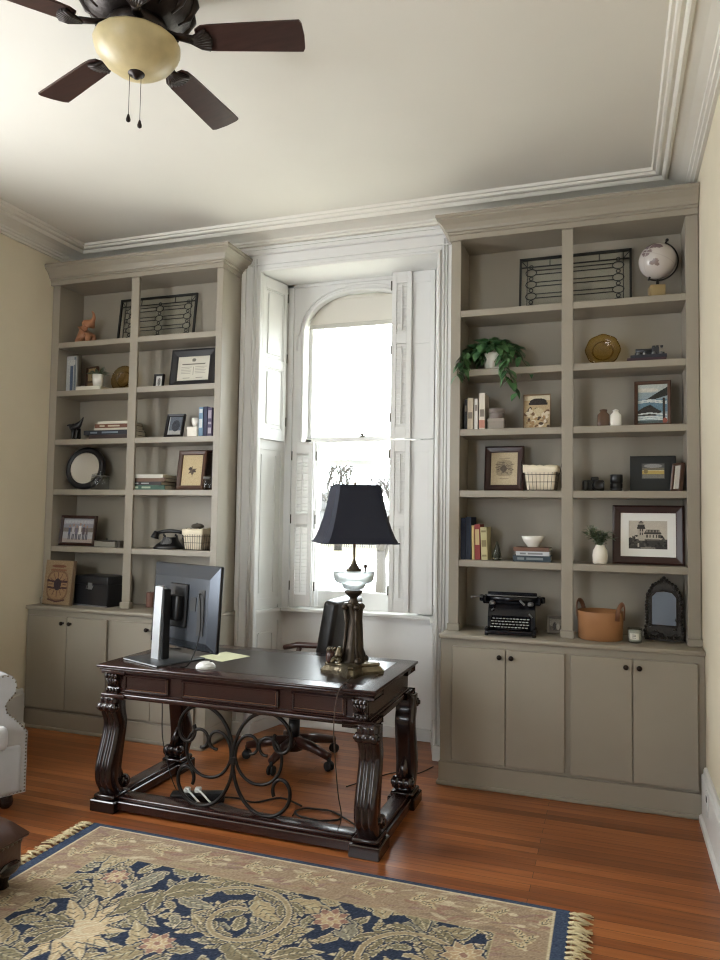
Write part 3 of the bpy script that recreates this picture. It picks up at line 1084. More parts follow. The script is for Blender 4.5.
for xa, xb in ((-0.652, -0.372), (-0.292, 0.268), (0.338, 0.628)):
    o = B().box(xa, xb, ay0 - 0.006, ay0 + 0.01, AZ0 + 0.03, AZ1 - 0.012).build('drawer_front', M['mahog'], t)
    b = B()
    for q in ((xa, xb, AZ0 + 0.026, AZ0 + 0.038), (xa, xb, AZ1 - 0.018, AZ1 - 0.006), (xa, xa + 0.014, AZ0 + 0.026, AZ1 - 0.006), (xb - 0.014, xb, AZ0 + 0.026, AZ1 - 0.006)):
        b.box(q[0], q[1], ay0 - 0.016, ay0, q[2], q[3], 0.004)
    b.build('panel_moulding', M['mahog'], o)
    b = B()
    for q in ((xa + 0.015, xb - 0.015, AZ0 + 0.039, AZ0 + 0.0415), (xb - 0.0175, xb - 0.015, AZ0 + 0.039, AZ1 - 0.019)):
        b.box(q[0], q[1], ay0 - 0.0075, ay0 - 0.005, q[2], q[3])
    b.build('gilt_line', M['gold'], o)
# carved acanthus blocks at the front corners
for x in (ax0 + 0.038, ax1 - 0.038):
    b = B()
    b.prism([(ay0 - 0.004, AZ1), (ay0 - 0.026, AZ1 - 0.004), (ay0 - 0.030, AZ1 - 0.024), (ay0 - 0.016, AZ1 - 0.055), (ay0 - 0.010, AZ0 + 0.045), (ay0 - 0.022, AZ0 + 0.028), (ay0 - 0.022, AZ0 + 0.012), (ay0, AZ0 + 0.01)], 'yz', x - 0.036, x + 0.036)
    for k in range(4):
        xx = x - 0.03 + k * 0.02
        b.ball((xx, ay0 - 0.028, AZ1 - 0.016), 0.009, 0.010, 0.014, 8, 6)
        b.ball((xx, ay0 - 0.020, AZ0 + 0.030), 0.009, 0.010, 0.013, 8, 6)
        b.tube([(xx, ay0 - 0.026, AZ1 - 0.03), (x + (xx - x) * 0.6, ay0 - 0.016, AZ1 - 0.06), (x + (xx - x) * 0.3, ay0 - 0.012, AZ0 + 0.046)], [0.008, 0.006, 0.004], 6)
    b.build('acanthus_carving', M['mahog_leg'], t)


def scroll_leg(x, yc, f):
    """S-scrolled, reeded leg; f=-1 bulges to the front, +1 to the back"""
    b = B()
    ctl = [(0.020, 0.604, 0.050), (0.022, 0.560, 0.050), (0.014, 0.520, 0.047), (-0.004, 0.470, 0.043), (0.000, 0.420, 0.042), (0.016, 0.350, 0.046), (0.034, 0.280, 0.052), (0.044, 0.220, 0.054), (0.038, 0.160, 0.052), (0.018, 0.115, 0.046), (0.006, 0.085, 0.042)]
    P = []
    for i in range(len(ctl) - 1):
        p0, p1, p2, p3 = ctl[max(i - 1, 0)], ctl[i], ctl[i + 1], ctl[min(i + 2, len(ctl) - 1)]
        for k in range(4):
            u = k / 4
            P.append(tuple(0.5 * ((2 * p1[j]) + (-p0[j] + p2[j]) * u + (2 * p0[j] - 5 * p1[j] + 4 * p2[j] - p3[j]) * u * u + (-p0[j] + 3 * p1[j] - 3 * p2[j] + p3[j]) * u ** 3) for j in range(3)))
    P.append(ctl[-1])
    wv = 0.053
    m = 19
    vs, fs = [], []
    for d_, z, h in P:
        loop = []
        for j in range(m):
            xx = -wv + 2 * wv * j / (m - 1)
            r = 0.011 * abs(math.cos(1.5 * PI * xx / wv + 0.0)) - 0.006 - 0.010 * (xx / wv) ** 4
            loop.append((x + xx, yc + f * (d_ + h + r), z))
        for j in range(m):
            xx = wv - 2 * wv * j / (m - 1)
            loop.append((x + xx, yc + f * (d_ - h + 0.008 * (xx / wv) ** 4), z))
        vs += loop
    k = 2 * m
    for i in range(len(P) - 1):
        for j in range(k):
            fs.append((i * k + j, i * k + (j + 1) % k, (i + 1) * k + (j + 1) % k, (i + 1) * k + j))
    fs.append(list(range(k)))
    fs.append(list(range((len(P) - 1) * k, len(P) * k)))
    b.add(vs, fs, True)
    # rolled scrolls: one forward under the apron, one behind the ankle
    for dy, z, r in ((0.060, 0.553, 0.027), (-0.046, 0.132, 0.036)):
        b.M = Matrix.Translation((x, yc + f * dy, z)) @ Matrix.Rotation(PI / 2, 4, 'Y')
        roll = [(r * (0.84 + 0.16 * abs(math.cos(1.5 * PI * q / 12))), 0.0565 * q / 12) for q in range(-12, 13)]
        b.lathe([(0, -0.0566)] + roll + [(0, 0.0566)], n=20)
        for q in (-0.060, 0.060):
            b.M = Matrix.Translation((x + q, yc + f * dy, z)) @ Matrix.Rotation(PI / 2, 4, 'Y')
            b.lathe([(0, -0.006), (r * 0.45, -0.006), (r * 0.5, 0), (r * 0.45, 0.006), (0, 0.006)], n=14)
    b.M = Matrix()
    b.tube([(x, yc - f * 0.045, 0.16), (x, yc - f * 0.02, 0.22), (x, yc + f * 0.0, 0.27)], [0.03, 0.022, 0.012], 10)
    b.build('leg', M['mahog_leg'], t)


LX0, LX1, LY0, LY1 = -0.738, 0.742, -0.315, 0.315
for x in (LX0, LX1):
    scroll_leg(x, LY0, -1)
    scroll_leg(x, LY1, 1)
for x in (LX0, LX1):
    for y in (LY0, LY1):
        b = B().box(x - 0.078, x + 0.078, y - 0.088, y + 0.082, 0, 0.062, 0.005).box(x - 0.066, x + 0.066, y - 0.074, y + 0.074, 0.062, 0.088, 0.010, 2)
        b.build('foot', M['mahog_leg'], t)
for x in (LX0, LX1):
    b = B().box(x - 0.06, x + 0.06, LY0 + 0.07, LY1 - 0.07, 0.012, 0.062, 0.004).box(x - 0.045, x + 0.045, LY0 + 0.07, LY1 - 0.07, 0.06, 0.082, 0.008, 2)
    b.build('stretcher', M['mahog'], t)
b = B().box(LX0 + 0.07, LX1 - 0.07, LY0 - 0.055, LY0 + 0.075, 0.012, 0.058, 0.004).box(LX0 + 0.07, LX1 - 0.07, LY0 - 0.04, LY0 + 0.06, 0.056, 0.080, 0.008, 2)
b.build('stretcher', M['mahog'], t)
# iron scrollwork between the front stretcher and the apron


def scroll_curve(main, tail, rend, rot, w=None, h=None, at=(0, 0)):
    """a symmetric wrought scroll: a round main sweep whose ends tighten into curls"""
    n = 130
    T = main + tail
    pts = []
    x = z = 0.0
    half = []
    for i in range(n + 1):
        th = T * i / n
        half.append((x, z))
        r = 1.0 if th < main else 1.0 - (1 - rend) * min(1.0, (th - main) / (tail * 0.22)) ** 0.8
        r = r if th < main + tail * 0.22 else rend * (1 - 0.35 * (th - main - tail * 0.22) / (tail * 0.78))
        x += r * math.cos(th) * T / n
        z += r * math.sin(th) * T / n
    pts = [(-a, c) for a, c in half[::-1]] + half[1:]
    c_, s_ = math.cos(rot), math.sin(rot)
    pts = [(a * c_ - c * s_, a * s_ + c * c_) for a, c in pts]
    xs, zs = [p[0] for p in pts], [p[1] for p in pts]
    sx = w / (max(xs) - min(xs))
    sz = h / (max(zs) - min(zs))
    mx, mz = (max(xs) + min(xs)) / 2, (max(zs) + min(zs)) / 2
    return [(at[0] + (a - mx) * sx, LY0 + 0.012, at[1] + (c - mz) * sz) for a, c in pts]


b = B()
for s in (-1, 1):
    rot = PI / 2 if s < 0 else -PI / 2
    b.tube(scroll_curve(1.75, 5.2, 0.30, rot, 0.325, 0.515, (-0.008 + s * 0.1625, 0.338)), 0.0098, 8)
    b.tube(scroll_curve(1.9, 4.6, 0.42, 0.0, 0.262, 0.240, (-0.008 + s * 0.145, 0.352)), 0.0082, 8)
b.box(-0.024, 0.008, LY0 + 0.002, LY0 + 0.022, 0.315, 0.355, 0.004)
for x in (-0.17, 0.155):
    b.cyl((x, LY0 + 0.012, 0.075), (x, LY0 + 0.012, 0.090), 0.010, 0.008)
    b.cyl((x, LY0 + 0.012, 0.585), (x, LY0 + 0.012, 0.605), 0.008)
b.build('iron_scrollwork', M['iron'], t)

# ---------------------------------------------------------------- office chair behind the desk
t = thing('office_chair', 'black leather swivel chair with wooden arms and base, behind the desk', 'chair', (-0.19, -0.075, 0), PI - 0.02)
# local +x is where the sitter faces
b = B()
for k in range(5):
    a = 2 * PI * k / 5 + 0.30
    cx_, sy_ = math.cos(a), math.sin(a)
    b.tube([(0.03 * cx_, 0.03 * sy_, 0.125), (0.16 * cx_, 0.16 * sy_, 0.118), (0.31 * cx_, 0.31 * sy_, 0.085)], [0.036, 0.032, 0.024], 10)
b.lathe([(0.06, 0.07), (0.065, 0.10), (0.055, 0.15), (0.035, 0.16)], n=18)
b.build('star_base', M['cherry'], t)
for k in range(5):
    a = 2 * PI * k / 5 + 0.30
    cx_, sy_ = math.cos(a), math.sin(a)
    b = B()
    for q in (-0.014, 0.014):
        b.M = Matrix.Translation((0.31 * cx_ - sy_ * q, 0.31 * sy_ + cx_ * q, 0.030)) @ Matrix.Rotation(a, 4, 'Z') @ Matrix.Rotation(PI / 2, 4, 'X')
        b.lathe([(0, -0.009), (0.024, -0.009), (0.030, -0.004), (0.030, 0.004), (0.024, 0.009), (0, 0.009)], n=16)
    b.M = Matrix()
    b.cyl((0.31 * cx_, 0.31 * sy_, 0.04), (0.31 * cx_, 0.31 * sy_, 0.085), 0.012)
    b.build('caster', M['rubber'], t)
B().cyl((0, 0, 0.13), (0, 0, 0.42), 0.028, n=14).cyl((0, 0, 0.14), (0, 0, 0.27), 0.038, n=14).box(-0.10, 0.10, -0.09, 0.09, 0.40, 0.435, 0.008).build('gas_column', M['blackp'], t)
B().box(-0.25, 0.26, -0.25, 0.25, 0.43, 0.52, 0.035, 3).build('seat', M['blackleather'], t)
b = B()
b.M = Matrix.Translation((-0.24, 0, 0.50)) @ Matrix.Rotation(-0.17, 4, 'Y')
b.box(-0.055, 0.045, -0.235, 0.235, 0.0, 0.585, 0.028, 3)
for z in (0.12, 0.26, 0.40):
    b.box(0.02, 0.055, -0.20, 0.20, z, z + 0.12, 0.02, 2)
b.build('backrest', M['blackleather'], t)
for s in (-1, 1):
    b = B()
    b.tube([(-0.22, s * 0.275, 0.685), (-0.05, s * 0.285, 0.70), (0.12, s * 0.285, 0.695), (0.22, s * 0.28, 0.67)], [0.022, 0.027, 0.028, 0.024], 10, flat=0.75)
    b.tube([(0.10, s * 0.285, 0.69), (0.14, s * 0.28, 0.56), (0.06, s * 0.255, 0.46)], [0.020, 0.018, 0.02], 8)
    b.tube([(-0.20, s * 0.275, 0.685), (-0.26, s * 0.245, 0.70)], 0.02, 8)
    b.build('armrest', M['cherry'], t)

# ---------------------------------------------------------------- table lamp
t = thing('table_lamp', 'tall table lamp with a black square bell shade and glass font on the desk', 'lamp', (0.495, -0.875, DZ), math.radians(16))
Rb = [0.172, 0.168, 0.15, 0.158, 0.165]


def concave(r, z, k=0.74):
    pts = []
    for q in range(4):
        a0 = -PI / 2 + q * PI / 2
        a1 = a0 + PI / 2
        tip = 0.10
        pts.append((r * math.cos(a0 - tip), r * math.sin(a0 - tip), z))
        pts.append((r * math.cos(a0 + tip), r * math.sin(a0 + tip), z))
        p, q_ = Vector((math.cos(a0 + tip), math.sin(a0 + tip))), Vector((math.cos(a1 - tip), math.sin(a1 - tip)))
        for j in range(1, 7):
            u = j / 7
            c = p.lerp(q_, u) * r
            c *= 1 - (1 - k) * math.sin(PI * u)
            pts.append((c.x, c.y, z))
    return pts


b = B()
lev = [(0.166, 0.0), (0.168, 0.016), (0.160, 0.022), (0.150, 0.034), (0.142, 0.040), (0.146, 0.048), (0.138, 0.056), (0.100, 0.062)]
vs, fs = [], []
for r, z in lev:
    vs += concave(r, z)
k = len(vs) // len(lev)
for i in range(len(lev) - 1):
    for j in range(k):
        fs.append((i * k + j, i * k + (j + 1) % k, (i + 1) * k + (j + 1) % k, (i + 1) * k + j))
fs += [list(range(k))[::-1], list(range((len(lev) - 1) * k, len(lev) * k))]
b.add(vs, fs)
b.build('base', M['pewter'], t)


def loft(b, secs, n=24, power=4.0, rot=0.0, smooth=True):
    vs, fs = [], []
    for (r, rx_, z, ox, oy, tw) in secs:
        for j in range(n):
            a = 2 * PI * j / n
            c, s = math.cos(a), math.sin(a)
            q = (abs(c) ** power + abs(s) ** power) ** (-1 / power)
            x, y = r * q * c, rx_ * q * s
            ct, st_ = math.cos(rot + tw), math.sin(rot + tw)
            vs.append((x * ct - y * st_ + ox, x * st_ + y * ct + oy, z))
    for i in range(len(secs) - 1):
        for j in range(n):
            fs.append((i * n + j, i * n + (j + 1) % n, (i + 1) * n + (j + 1) % n, (i + 1) * n + j))
    fs += [list(range(n))[::-1], list(range((len(secs) - 1) * n, len(secs) * n))]
    b.add(vs, fs, smooth)


b = B()
loft(b, [(0.066, 0.066, 0.052, 0, 0, 0), (0.056, 0.056, 0.075, 0, 0, 0.05), (0.048, 0.046, 0.12, 0.004, 0, 0.1), (0.040, 0.038, 0.20, 0.008, 0, 0.15), (0.034, 0.032, 0.28, 0.010, 0, 0.2), (0.038, 0.036, 0.33, 0.008, 0, 0.15), (0.044, 0.042, 0.352, 0.004, 0, 0.1), (0.044, 0.044, 0.365, 0, 0, 0)], rot=PI / 4 - 0.3)
for q in range(4):
    a = q * PI / 2 + 0.45
    ca, sa = math.cos(a), math.sin(a)
    b.ball((0.048 * ca, 0.048 * sa, 0.345), 0.018, 0.018, 0.017, 10, 6)
    b.tube([(0.046 * ca, 0.046 * sa, 0.335), (0.038 * ca, 0.038 * sa, 0.26), (0.048 * ca, 0.048 * sa, 0.14), (0.066 * ca, 0.066 * sa, 0.07)], [0.011, 0.007, 0.008, 0.015], 8)
    b.ball((0.072 * ca, 0.072 * sa, 0.07), 0.020, 0.022, 0.02, 8, 6)
b.build('column', M['pewter_dark'], t)
# seated cherub-like figure and a small barrel at the foot of the column
skin('foot_figure', [(-0.075, -0.055, 0.075, 0.020), (-0.070, -0.052, 0.105, 0.017), (-0.068, -0.052, 0.125, 0.010), (-0.066, -0.056, 0.145, 0.016), (-0.095, -0.075, 0.085, 0.011), (-0.105, -0.09, 0.065, 0.008), (-0.060, -0.085, 0.082, 0.011), (-0.066, -0.105, 0.064, 0.008), (-0.092, -0.06, 0.098, 0.008), (-0.055, -0.075, 0.10, 0.008)], [(0, 1), (1, 2), (2, 3), (0, 4), (4, 5), (0, 6), (6, 7), (1, 8), (1, 9)], M['pewter'], t, 1)
b = B().lathe([(0.020, 0), (0.025, 0.015), (0.026, 0.04), (0.023, 0.062), (0.019, 0.062), (0.018, 0.055), (0, 0.055)], (-0.112, -0.028, 0.054), 14)
b.build('foot_barrel', M['cherry'], t)
b = B()
rr_ = random.Random(3)
for i in range(16):
    b.ball((-0.110 + rr_.uniform(-0.022, 0.03), -0.03 + rr_.uniform(-0.02, 0.02), 0.115 + rr_.uniform(-0.004, 0.016)), 0.008, n=6, m=4)
b.build('barrel_flowers', M['pewter'], t)
B().lathe([(0.030, 0.362), (0.026, 0.375), (0.020, 0.385), (0.022, 0.395), (0.034, 0.405), (0.046, 0.418), (0.050, 0.43), (0.042, 0.432), (0, 0.432)], n=24).build('font_collar', M['pewter_dark'], t)
B().lathe([(0.028, 0.432), (0.050, 0.440), (0.058, 0.452), (0.064, 0.466), (0.092, 0.474), (0.102, 0.49), (0.108, 0.528), (0.100, 0.532), (0.026, 0.534), (0.024, 0.528), (0.098, 0.524), (0.092, 0.494), (0.056, 0.476), (0.048, 0.452), (0.0, 0.440)], n=48, flute=24, fa=0.03).build('glass_font', M['crystal'], t)
B().lathe([(0.040, 0.534), (0.042, 0.542), (0.030, 0.548), (0.022, 0.560), (0.014, 0.575), (0.010, 0.59), (0.007, 0.60), (0.006, 0.70), (0.016, 0.705), (0.016, 0.77), (0, 0.775)], n=20).build('burner', M['pewter'], t)
b = B().cyl((0.062, -0.02, 0.532), (0.062, -0.02, 0.55), 0.004).ball((0.062, -0.02, 0.560), 0.010, 0.010, 0.012, 10, 6)
b.build('switch_key', M['pewter_dark'], t)
# square bell shade with cut corners
b = B()
b.M = Matrix.Rotation(math.radians(15), 4, 'Z')
vs, fs = [], []
prof = [(0.0, 0.208), (0.03, 0.190), (0.08, 0.171), (0.14, 0.153), (0.20, 0.139), (0.26, 0.128), (0.305, 0.122)]
Zs0 = 0.682
ns = 8
for z, r in prof:
    q = r * 0.86
    for x, y in ((r, -q), (r, q), (q, r), (-q, r), (-r, q), (-r, -q), (-q, -r), (q, -r)):
        vs.append((x * 0.97, y * 0.97, Zs0 + z))
for z, r in prof[::-1]:
    r -= 0.003
    q = r * 0.86
    for x, y in ((r, -q), (r, q), (q, r), (-q, r), (-r, q), (-r, -q), (-q, -r), (q, -r)):
        vs.append((x * 0.97, y * 0.97, Zs0 + z))
nl = 2 * len(prof)
for i in range(nl):
    i2 = (i + 1) % nl
    for j in range(ns):
        fs.append((i * ns + j, i * ns + (j + 1) % ns, i2 * ns + (j + 1) % ns, i2 * ns + j))
b.add(vs, fs)
sh = b.build('lamp_shade', M['navyshade'], t)
b = B()
b.M = Matrix.Rotation(math.radians(15), 4, 'Z')
for z, r, w in ((Zs0 + 0.003, 0.208, 0.004), (Zs0 + 0.302, 0.122, 0.0035)):
    q = r * 0.86
    b.tube([(x * 0.97, y * 0.97, z) for x, y in ((r, -q), (r, q), (q, r), (-q, r), (-r, q), (-r, -q), (-q, -r), (q, -r))], w, 6, closed=True)
b.build('piping', M['navyshade'], sh)
b = B()
for a in range(4):
    ca, sa = math.cos(a * PI / 2), math.sin(a * PI / 2)
    b.cyl((0, 0, Zs0 + 0.298), (0.130 * ca, 0.130 * sa, Zs0 + 0.298), 0.002, n=6)
b.cyl((0, 0, 0.77), (0, 0, Zs0 + 0.30), 0.004).lathe([(0.008, Zs0 + 0.30), (0.006, Zs0 + 0.308), (0.009, Zs0 + 0.316), (0, Zs0 + 0.326)], n=10)
b.build('harp_and_finial', M['pewter'], t)
# cord: off the base, over the front edge of the desk, down to the floor
ca, sa = math.cos(-math.radians(16)), math.sin(-math.radians(16))


def lam(x, y, z):
    dx, dy = x - 0.495, y + 0.875
    return (dx * ca - dy * sa, dx * sa + dy * ca, z - DZ)


def smooth_path(p, k=6):
    out = []
    for i in range(len(p) - 1):
        p0, p1, p2, p3 = p[max(i - 1, 0)], p[i], p[i + 1], p[min(i + 2, len(p) - 1)]
        for j in range(k):
            u = j / k
            out.append(tuple(0.5 * (2 * p1[c] + (p2[c] - p0[c]) * u + (2 * p0[c] - 5 * p1[c] + 4 * p2[c] - p3[c]) * u * u + (3 * p1[c] - p0[c] - 3 * p2[c] + p3[c]) * u ** 3) for c in range(3)))
    out.append(tuple(p[-1]))
    return out


pts = [(0.545, -1.03, 0.79), (0.55, -1.08, 0.786), (0.555, -1.16, 0.787), (0.565, -1.232, 0.786), (0.552, -1.248, 0.74), (0.54, -1.252, 0.60), (0.54, -1.22, 0.42), (0.53, -1.15, 0.25), (0.50, -1.02, 0.10), (0.46, -0.96, 0.012), (0.38, -0.92, 0.006)]
B().tube([lam(*p) for p in smooth_path(pts)], 0.0032, 6).build('cord', flat('brown_cord', 70, 52, 40), t)

# ---------------------------------------------------------------- monitor seen from behind
MC = Vector((-0.53, -0.918, DZ))
ang = math.atan2(-0.237, 0.594)
t = thing('monitor', 'black and silver computer monitor seen from behind on the desk', 'monitor', MC, ang)
# local: x along the panel, back of the panel faces -y
MH0, MH1, MW = 0.062, 0.535, 0.315
tilt = Matrix.Translation((0, 0.02, 0.30)) @ Matrix.Rotation(math.radians(-3), 4, 'X') @ Matrix.Translation((0, 0, -0.30))
b = B()
b.M = tilt
b.box(-MW, MW, 0.0, 0.022, MH0, MH1, 0.006, 2)
b.build('bezel', M['blackp'], t)
b = B()
b.M = tilt
b.box(-MW + 0.012, MW - 0.012, 0.0215, 0.0235, MH0 + 0.014, MH1 - 0.012)
b.build('screen', flat('dark_screen', 12, 13, 16, 0.12), t)
b = B()
b.M = tilt
w, d0 = MW - 0.006, -0.030
b.add([(-w, 0.0, MH0 + 0.005), (w, 0.0, MH0 + 0.005), (w, 0.0, MH1 - 0.005), (-w, 0.0, MH1 - 0.005),
       (-w + 0.05, d0, MH0 + 0.05), (w - 0.05, d0, MH0 + 0.05), (w - 0.05, d0, MH1 - 0.075), (-w + 0.05, d0, MH1 - 0.075)],
      [(4, 5, 6, 7), (0, 1, 5, 4), (1, 2, 6, 5), (2, 3, 7, 6), (3, 0, 4, 7)])
bk = b.build('back_cover', M['silverp'], t)
b = B()
b.M = tilt
b.box(0.17, 0.225, -0.0335, -0.026, 0.15, 0.40).box(0.10, 0.15, -0.0335, -0.028, 0.28, 0.355)
b.build('port_recess', M['rubber'], bk)
b = B()
b.M = tilt
b.box(-0.09, 0.075, -0.045, -0.028, 0.18, 0.425, 0.006).box(-0.06, 0.05, -0.085, -0.04, 0.22, 0.36, 0.01, 2)
b.build('mounting_bracket', M['blackp'], t)
b = B()
b.prism([(-0.105, 0.012), (-0.135, 0.012), (-0.128, 0.20), (-0.118, 0.412), (-0.098, 0.416), (-0.08, 0.40), (-0.082, 0.20)], 'yz', -0.085, -0.015)
b.build('stand_neck', M['alu'], t)
b = B().box(-0.014, 0.006, -0.122, -0.075, 0.012, 0.40, 0.004)
b.build('neck_spine', M['blackp'], t)
b = B().box(-0.20, 0.125, -0.235, 0.085, 0.0, 0.012, 0.005, 2)
b.build('stand_base', flat('graphite_base', 58, 60, 64, 0.3), t)
B().box(-0.20, 0.125, -0.2375, -0.2345, 0.004, 0.010).build('base_edge', M['alu'], t)
b = B()
b.tube([tilt @ Vector(p) for p in smooth_path([(0.185, -0.034, 0.38), (0.20, -0.05, 0.37), (0.215, -0.05, 0.32), (0.22, -0.045, 0.2), (0.222, -0.06, 0.10)])] + [Vector(p) for p in smooth_path([(0.225, -0.09, 0.03), (0.226, -0.12, 0.0055), (0.215, -0.15, 0.0055)])], 0.004, 6)
b.build('video_cable', M['rubber'], t)
b = B()
b.tube([Vector(p) for p in smooth_path([(-0.26, 0.0, 0.17), (-0.31, 0.02, 0.15), (-0.322, 0.05, 0.11), (-0.30, 0.09, 0.05), (-0.285, 0.13, 0.006), (-0.24, 0.18, 0.0055)])], 0.004, 6)
b.cyl((-0.322, 0.042, 0.125), (-0.312, 0.072, 0.075), 0.010, n=10)
b.build('power_cable', M['rubber'], t)

t = thing('paper_sheet', 'pale yellow sheet of paper lying by the monitor base', 'paper', (-0.335, -0.79, DZ + 0.0005), ang + 0.05)
B().box(-0.11, 0.10, -0.085, 0.13, 0, 0.0015).build('sheet', M['paper'], t)
t = thing('computer_mouse', 'white computer mouse on the desk beside the monitor', 'mouse', (-0.262, -1.085, DZ), 0.5)
b = B()
vs = [(0.052 * math.cos(a) * c, 0.033 * math.sin(a) * c, 0.004 + 0.034 * s) for s, c in ((0, 1), (0.3, 0.98), (0.62, 0.85), (0.86, 0.6), (0.97, 0.3)) for a in [2 * PI * j / 20 for j in range(20)]]
fs = [(i * 20 + j, i * 20 + (j + 1) % 20, (i + 1) * 20 + (j + 1) % 20, (i + 1) * 20 + j) for i in range(4) for j in range(20)]
fs += [list(range(20))[::-1], list(range(80, 100))]
b.add(vs, fs, True).add([(x, y, z - 0.004) for x, y, z in vs[:20]] + vs[:20], [(j, (j + 1) % 20, 20 + (j + 1) % 20, 20 + j) for j in range(20)] + [list(range(20))[::-1]])
b.build('shell', M['whitep'], t)
B().cyl((0.026, -0.004, 0.0335), (0.026, 0.004, 0.0335), 0.006, n=12).build('scroll_wheel', M['blackp'], t)

# ---------------------------------------------------------------- under the desk
t = thing('power_strip', 'black power strip with white plugs on the floor under the desk', 'power strip', (-0.40, -0.90, 0), 0.40)
B().box(-0.15, 0.15, -0.035, 0.035, 0, 0.05, 0.008, 2).build('housing', M['blackp'], t)
for i, x in enumerate((-0.06, 0.0)):
    b = B().box(x - 0.018, x + 0.018, -0.02, 0.02, 0.05, 0.075, 0.005)
    b.tube(smooth_path([(x, -0.01, 0.068), (x + 0.03, -0.05, 0.06), (x + 0.10, -0.09, 0.012), (x + 0.16, -0.08, 0.006)]), 0.0055, 6)
    b.build('plug', M['whitep'], t)
b = B().tube(smooth_path([(0.15, 0.0, 0.02), (0.22, 0.02, 0.006), (0.32, -0.04, 0.006), (0.46, 0.02, 0.006), (0.58, -0.10, 0.006)]), 0.005, 6)
b.build('cord', M['rubber'], t)
t = thing('adapter_brick', 'black power adapter lying behind the front stretcher of the desk', 'adapter', (-0.17, -0.99, 0), -0.3)
B().box(-0.07, 0.07, -0.03, 0.03, 0, 0.035, 0.006, 2).build('brick', M['blackp'], t)
B().tube(smooth_path([(0.07, 0, 0.016), (0.14, 0.03, 0.006), (0.2, -0.02, 0.006), (0.30, 0.05, 0.006), (0.22, 0.12, 0.006), (0.1, 0.08, 0.006)]), 0.004, 6).build('cord', M['rubber'], t)
t = thing('loose_cable', 'black looped cable on the floor near the right front desk leg', 'cable', (0.18, -0.90, 0))
pts = [(0.0, 0.0, 0.005)] + [(0.12 + 0.13 * math.cos(a), 0.06 + 0.07 * math.sin(a), 0.005 + 0.004 * (i % 2)) for i, a in enumerate([PI + j * 0.5 for j in range(22)])] + [(0.34, 0.02, 0.005), (0.40, -0.06, 0.005)]
B().tube(smooth_path(pts, 3), 0.0045, 6).build('cable', M['rubber'], t)
t = thing('hanging_cable', 'thin black cable hanging behind the left front desk leg', 'cable', (-0.72, -0.86, 0))
B().tube(smooth_path([(0.02, 0.03, 0.598), (0.03, 0.02, 0.45), (0.06, -0.01, 0.30), (0.13, -0.03, 0.12), (0.19, -0.04, 0.03), (0.22, -0.035, 0.006)]), 0.003, 6).build('cable', M['rubber'], t)
t = thing('wall_outlet_cable', 'thin dark cable on the floor between the right desk legs and the wall', 'cable', (0.30, -0.12, 0))
B().tube(smooth_path([(0.0, -0.28, 0.004), (0.10, -0.1, 0.004), (0.2, 0.05, 0.004), (0.33, 0.08, 0.004), (0.40, 0.25, 0.004)]), 0.0035, 6).build('cable', M['rubber'], t)

# ---------------------------------------------------------------- ceiling fan
t = thing('ceiling_fan', 'dark wood ceiling fan with a cream glass bowl light', 'ceiling fan', (0.046, -2.228, 0))
b = B().lathe([(0.13, 3.72), (0.15, 3.705), (0.16, 3.68), (0.19, 3.665), (0.205, 3.64), (0.21, 3.60), (0.20, 3.56), (0.175, 3.53), (0.14, 3.51), (0.10, 3.50), (0.0, 3.50)], n=40)
for k in range(14):
    a = 2 * PI * k / 14
    ca, sa = math.cos(a), math.sin(a)
    b.tube([(0.165 * ca, 0.165 * sa, 3.685), (0.207 * ca, 0.207 * sa, 3.65), (0.214 * ca, 0.214 * sa, 3.60), (0.19 * ca, 0.19 * sa, 3.548), (0.15 * ca, 0.15 * sa, 3.52)], [0.008, 0.016, 0.020, 0.014, 0.007], 8)
    a += PI / 14
    b.ball((0.213 * math.cos(a), 0.213 * math.sin(a), 3.625), 0.012, n=8, m=5)
b.build('motor_housing', M['fanmetal'], t)
B().lathe([(0.11, 3.50), (0.12, 3.485), (0.12, 3.455), (0.10, 3.445), (0.135, 3.438), (0.155, 3.430), (0.158, 3.424), (0, 3.424)], n=36).build('light_fitter', M['fanmetal'], t)
B().lathe([(0.150, 3.428), (0.162, 3.425), (0.165, 3.415), (0.155, 3.385), (0.130, 3.352), (0.095, 3.326), (0.055, 3.310), (0.0, 3.304)], n=48, flute=16, fa=0.008).build('glass_bowl', M['amberglass'], t)
b = B().lathe([(0.0, 3.285), (0.010, 3.288), (0.016, 3.298), (0.030, 3.303), (0.034, 3.312), (0.02, 3.318), (0, 3.32)], n=20)
b.build('finial', M['fanmetal'], t)
for q, (dx, dy, z1) in enumerate(((-0.022, -0.012, 3.115), (0.016, 0.008, 3.095))):
    b = B().cyl((dx, dy, 3.30), (dx, dy, z1 + 0.03), 0.0012, n=6)
    b.lathe([(0.0, z1 + 0.032), (0.004, z1 + 0.026), (0.009, z1 + 0.008), (0.008, z1), (0, z1 - 0.005)], (dx, dy, 0), 10)
    b.build('pull_chain', M['fanmetal'], t)
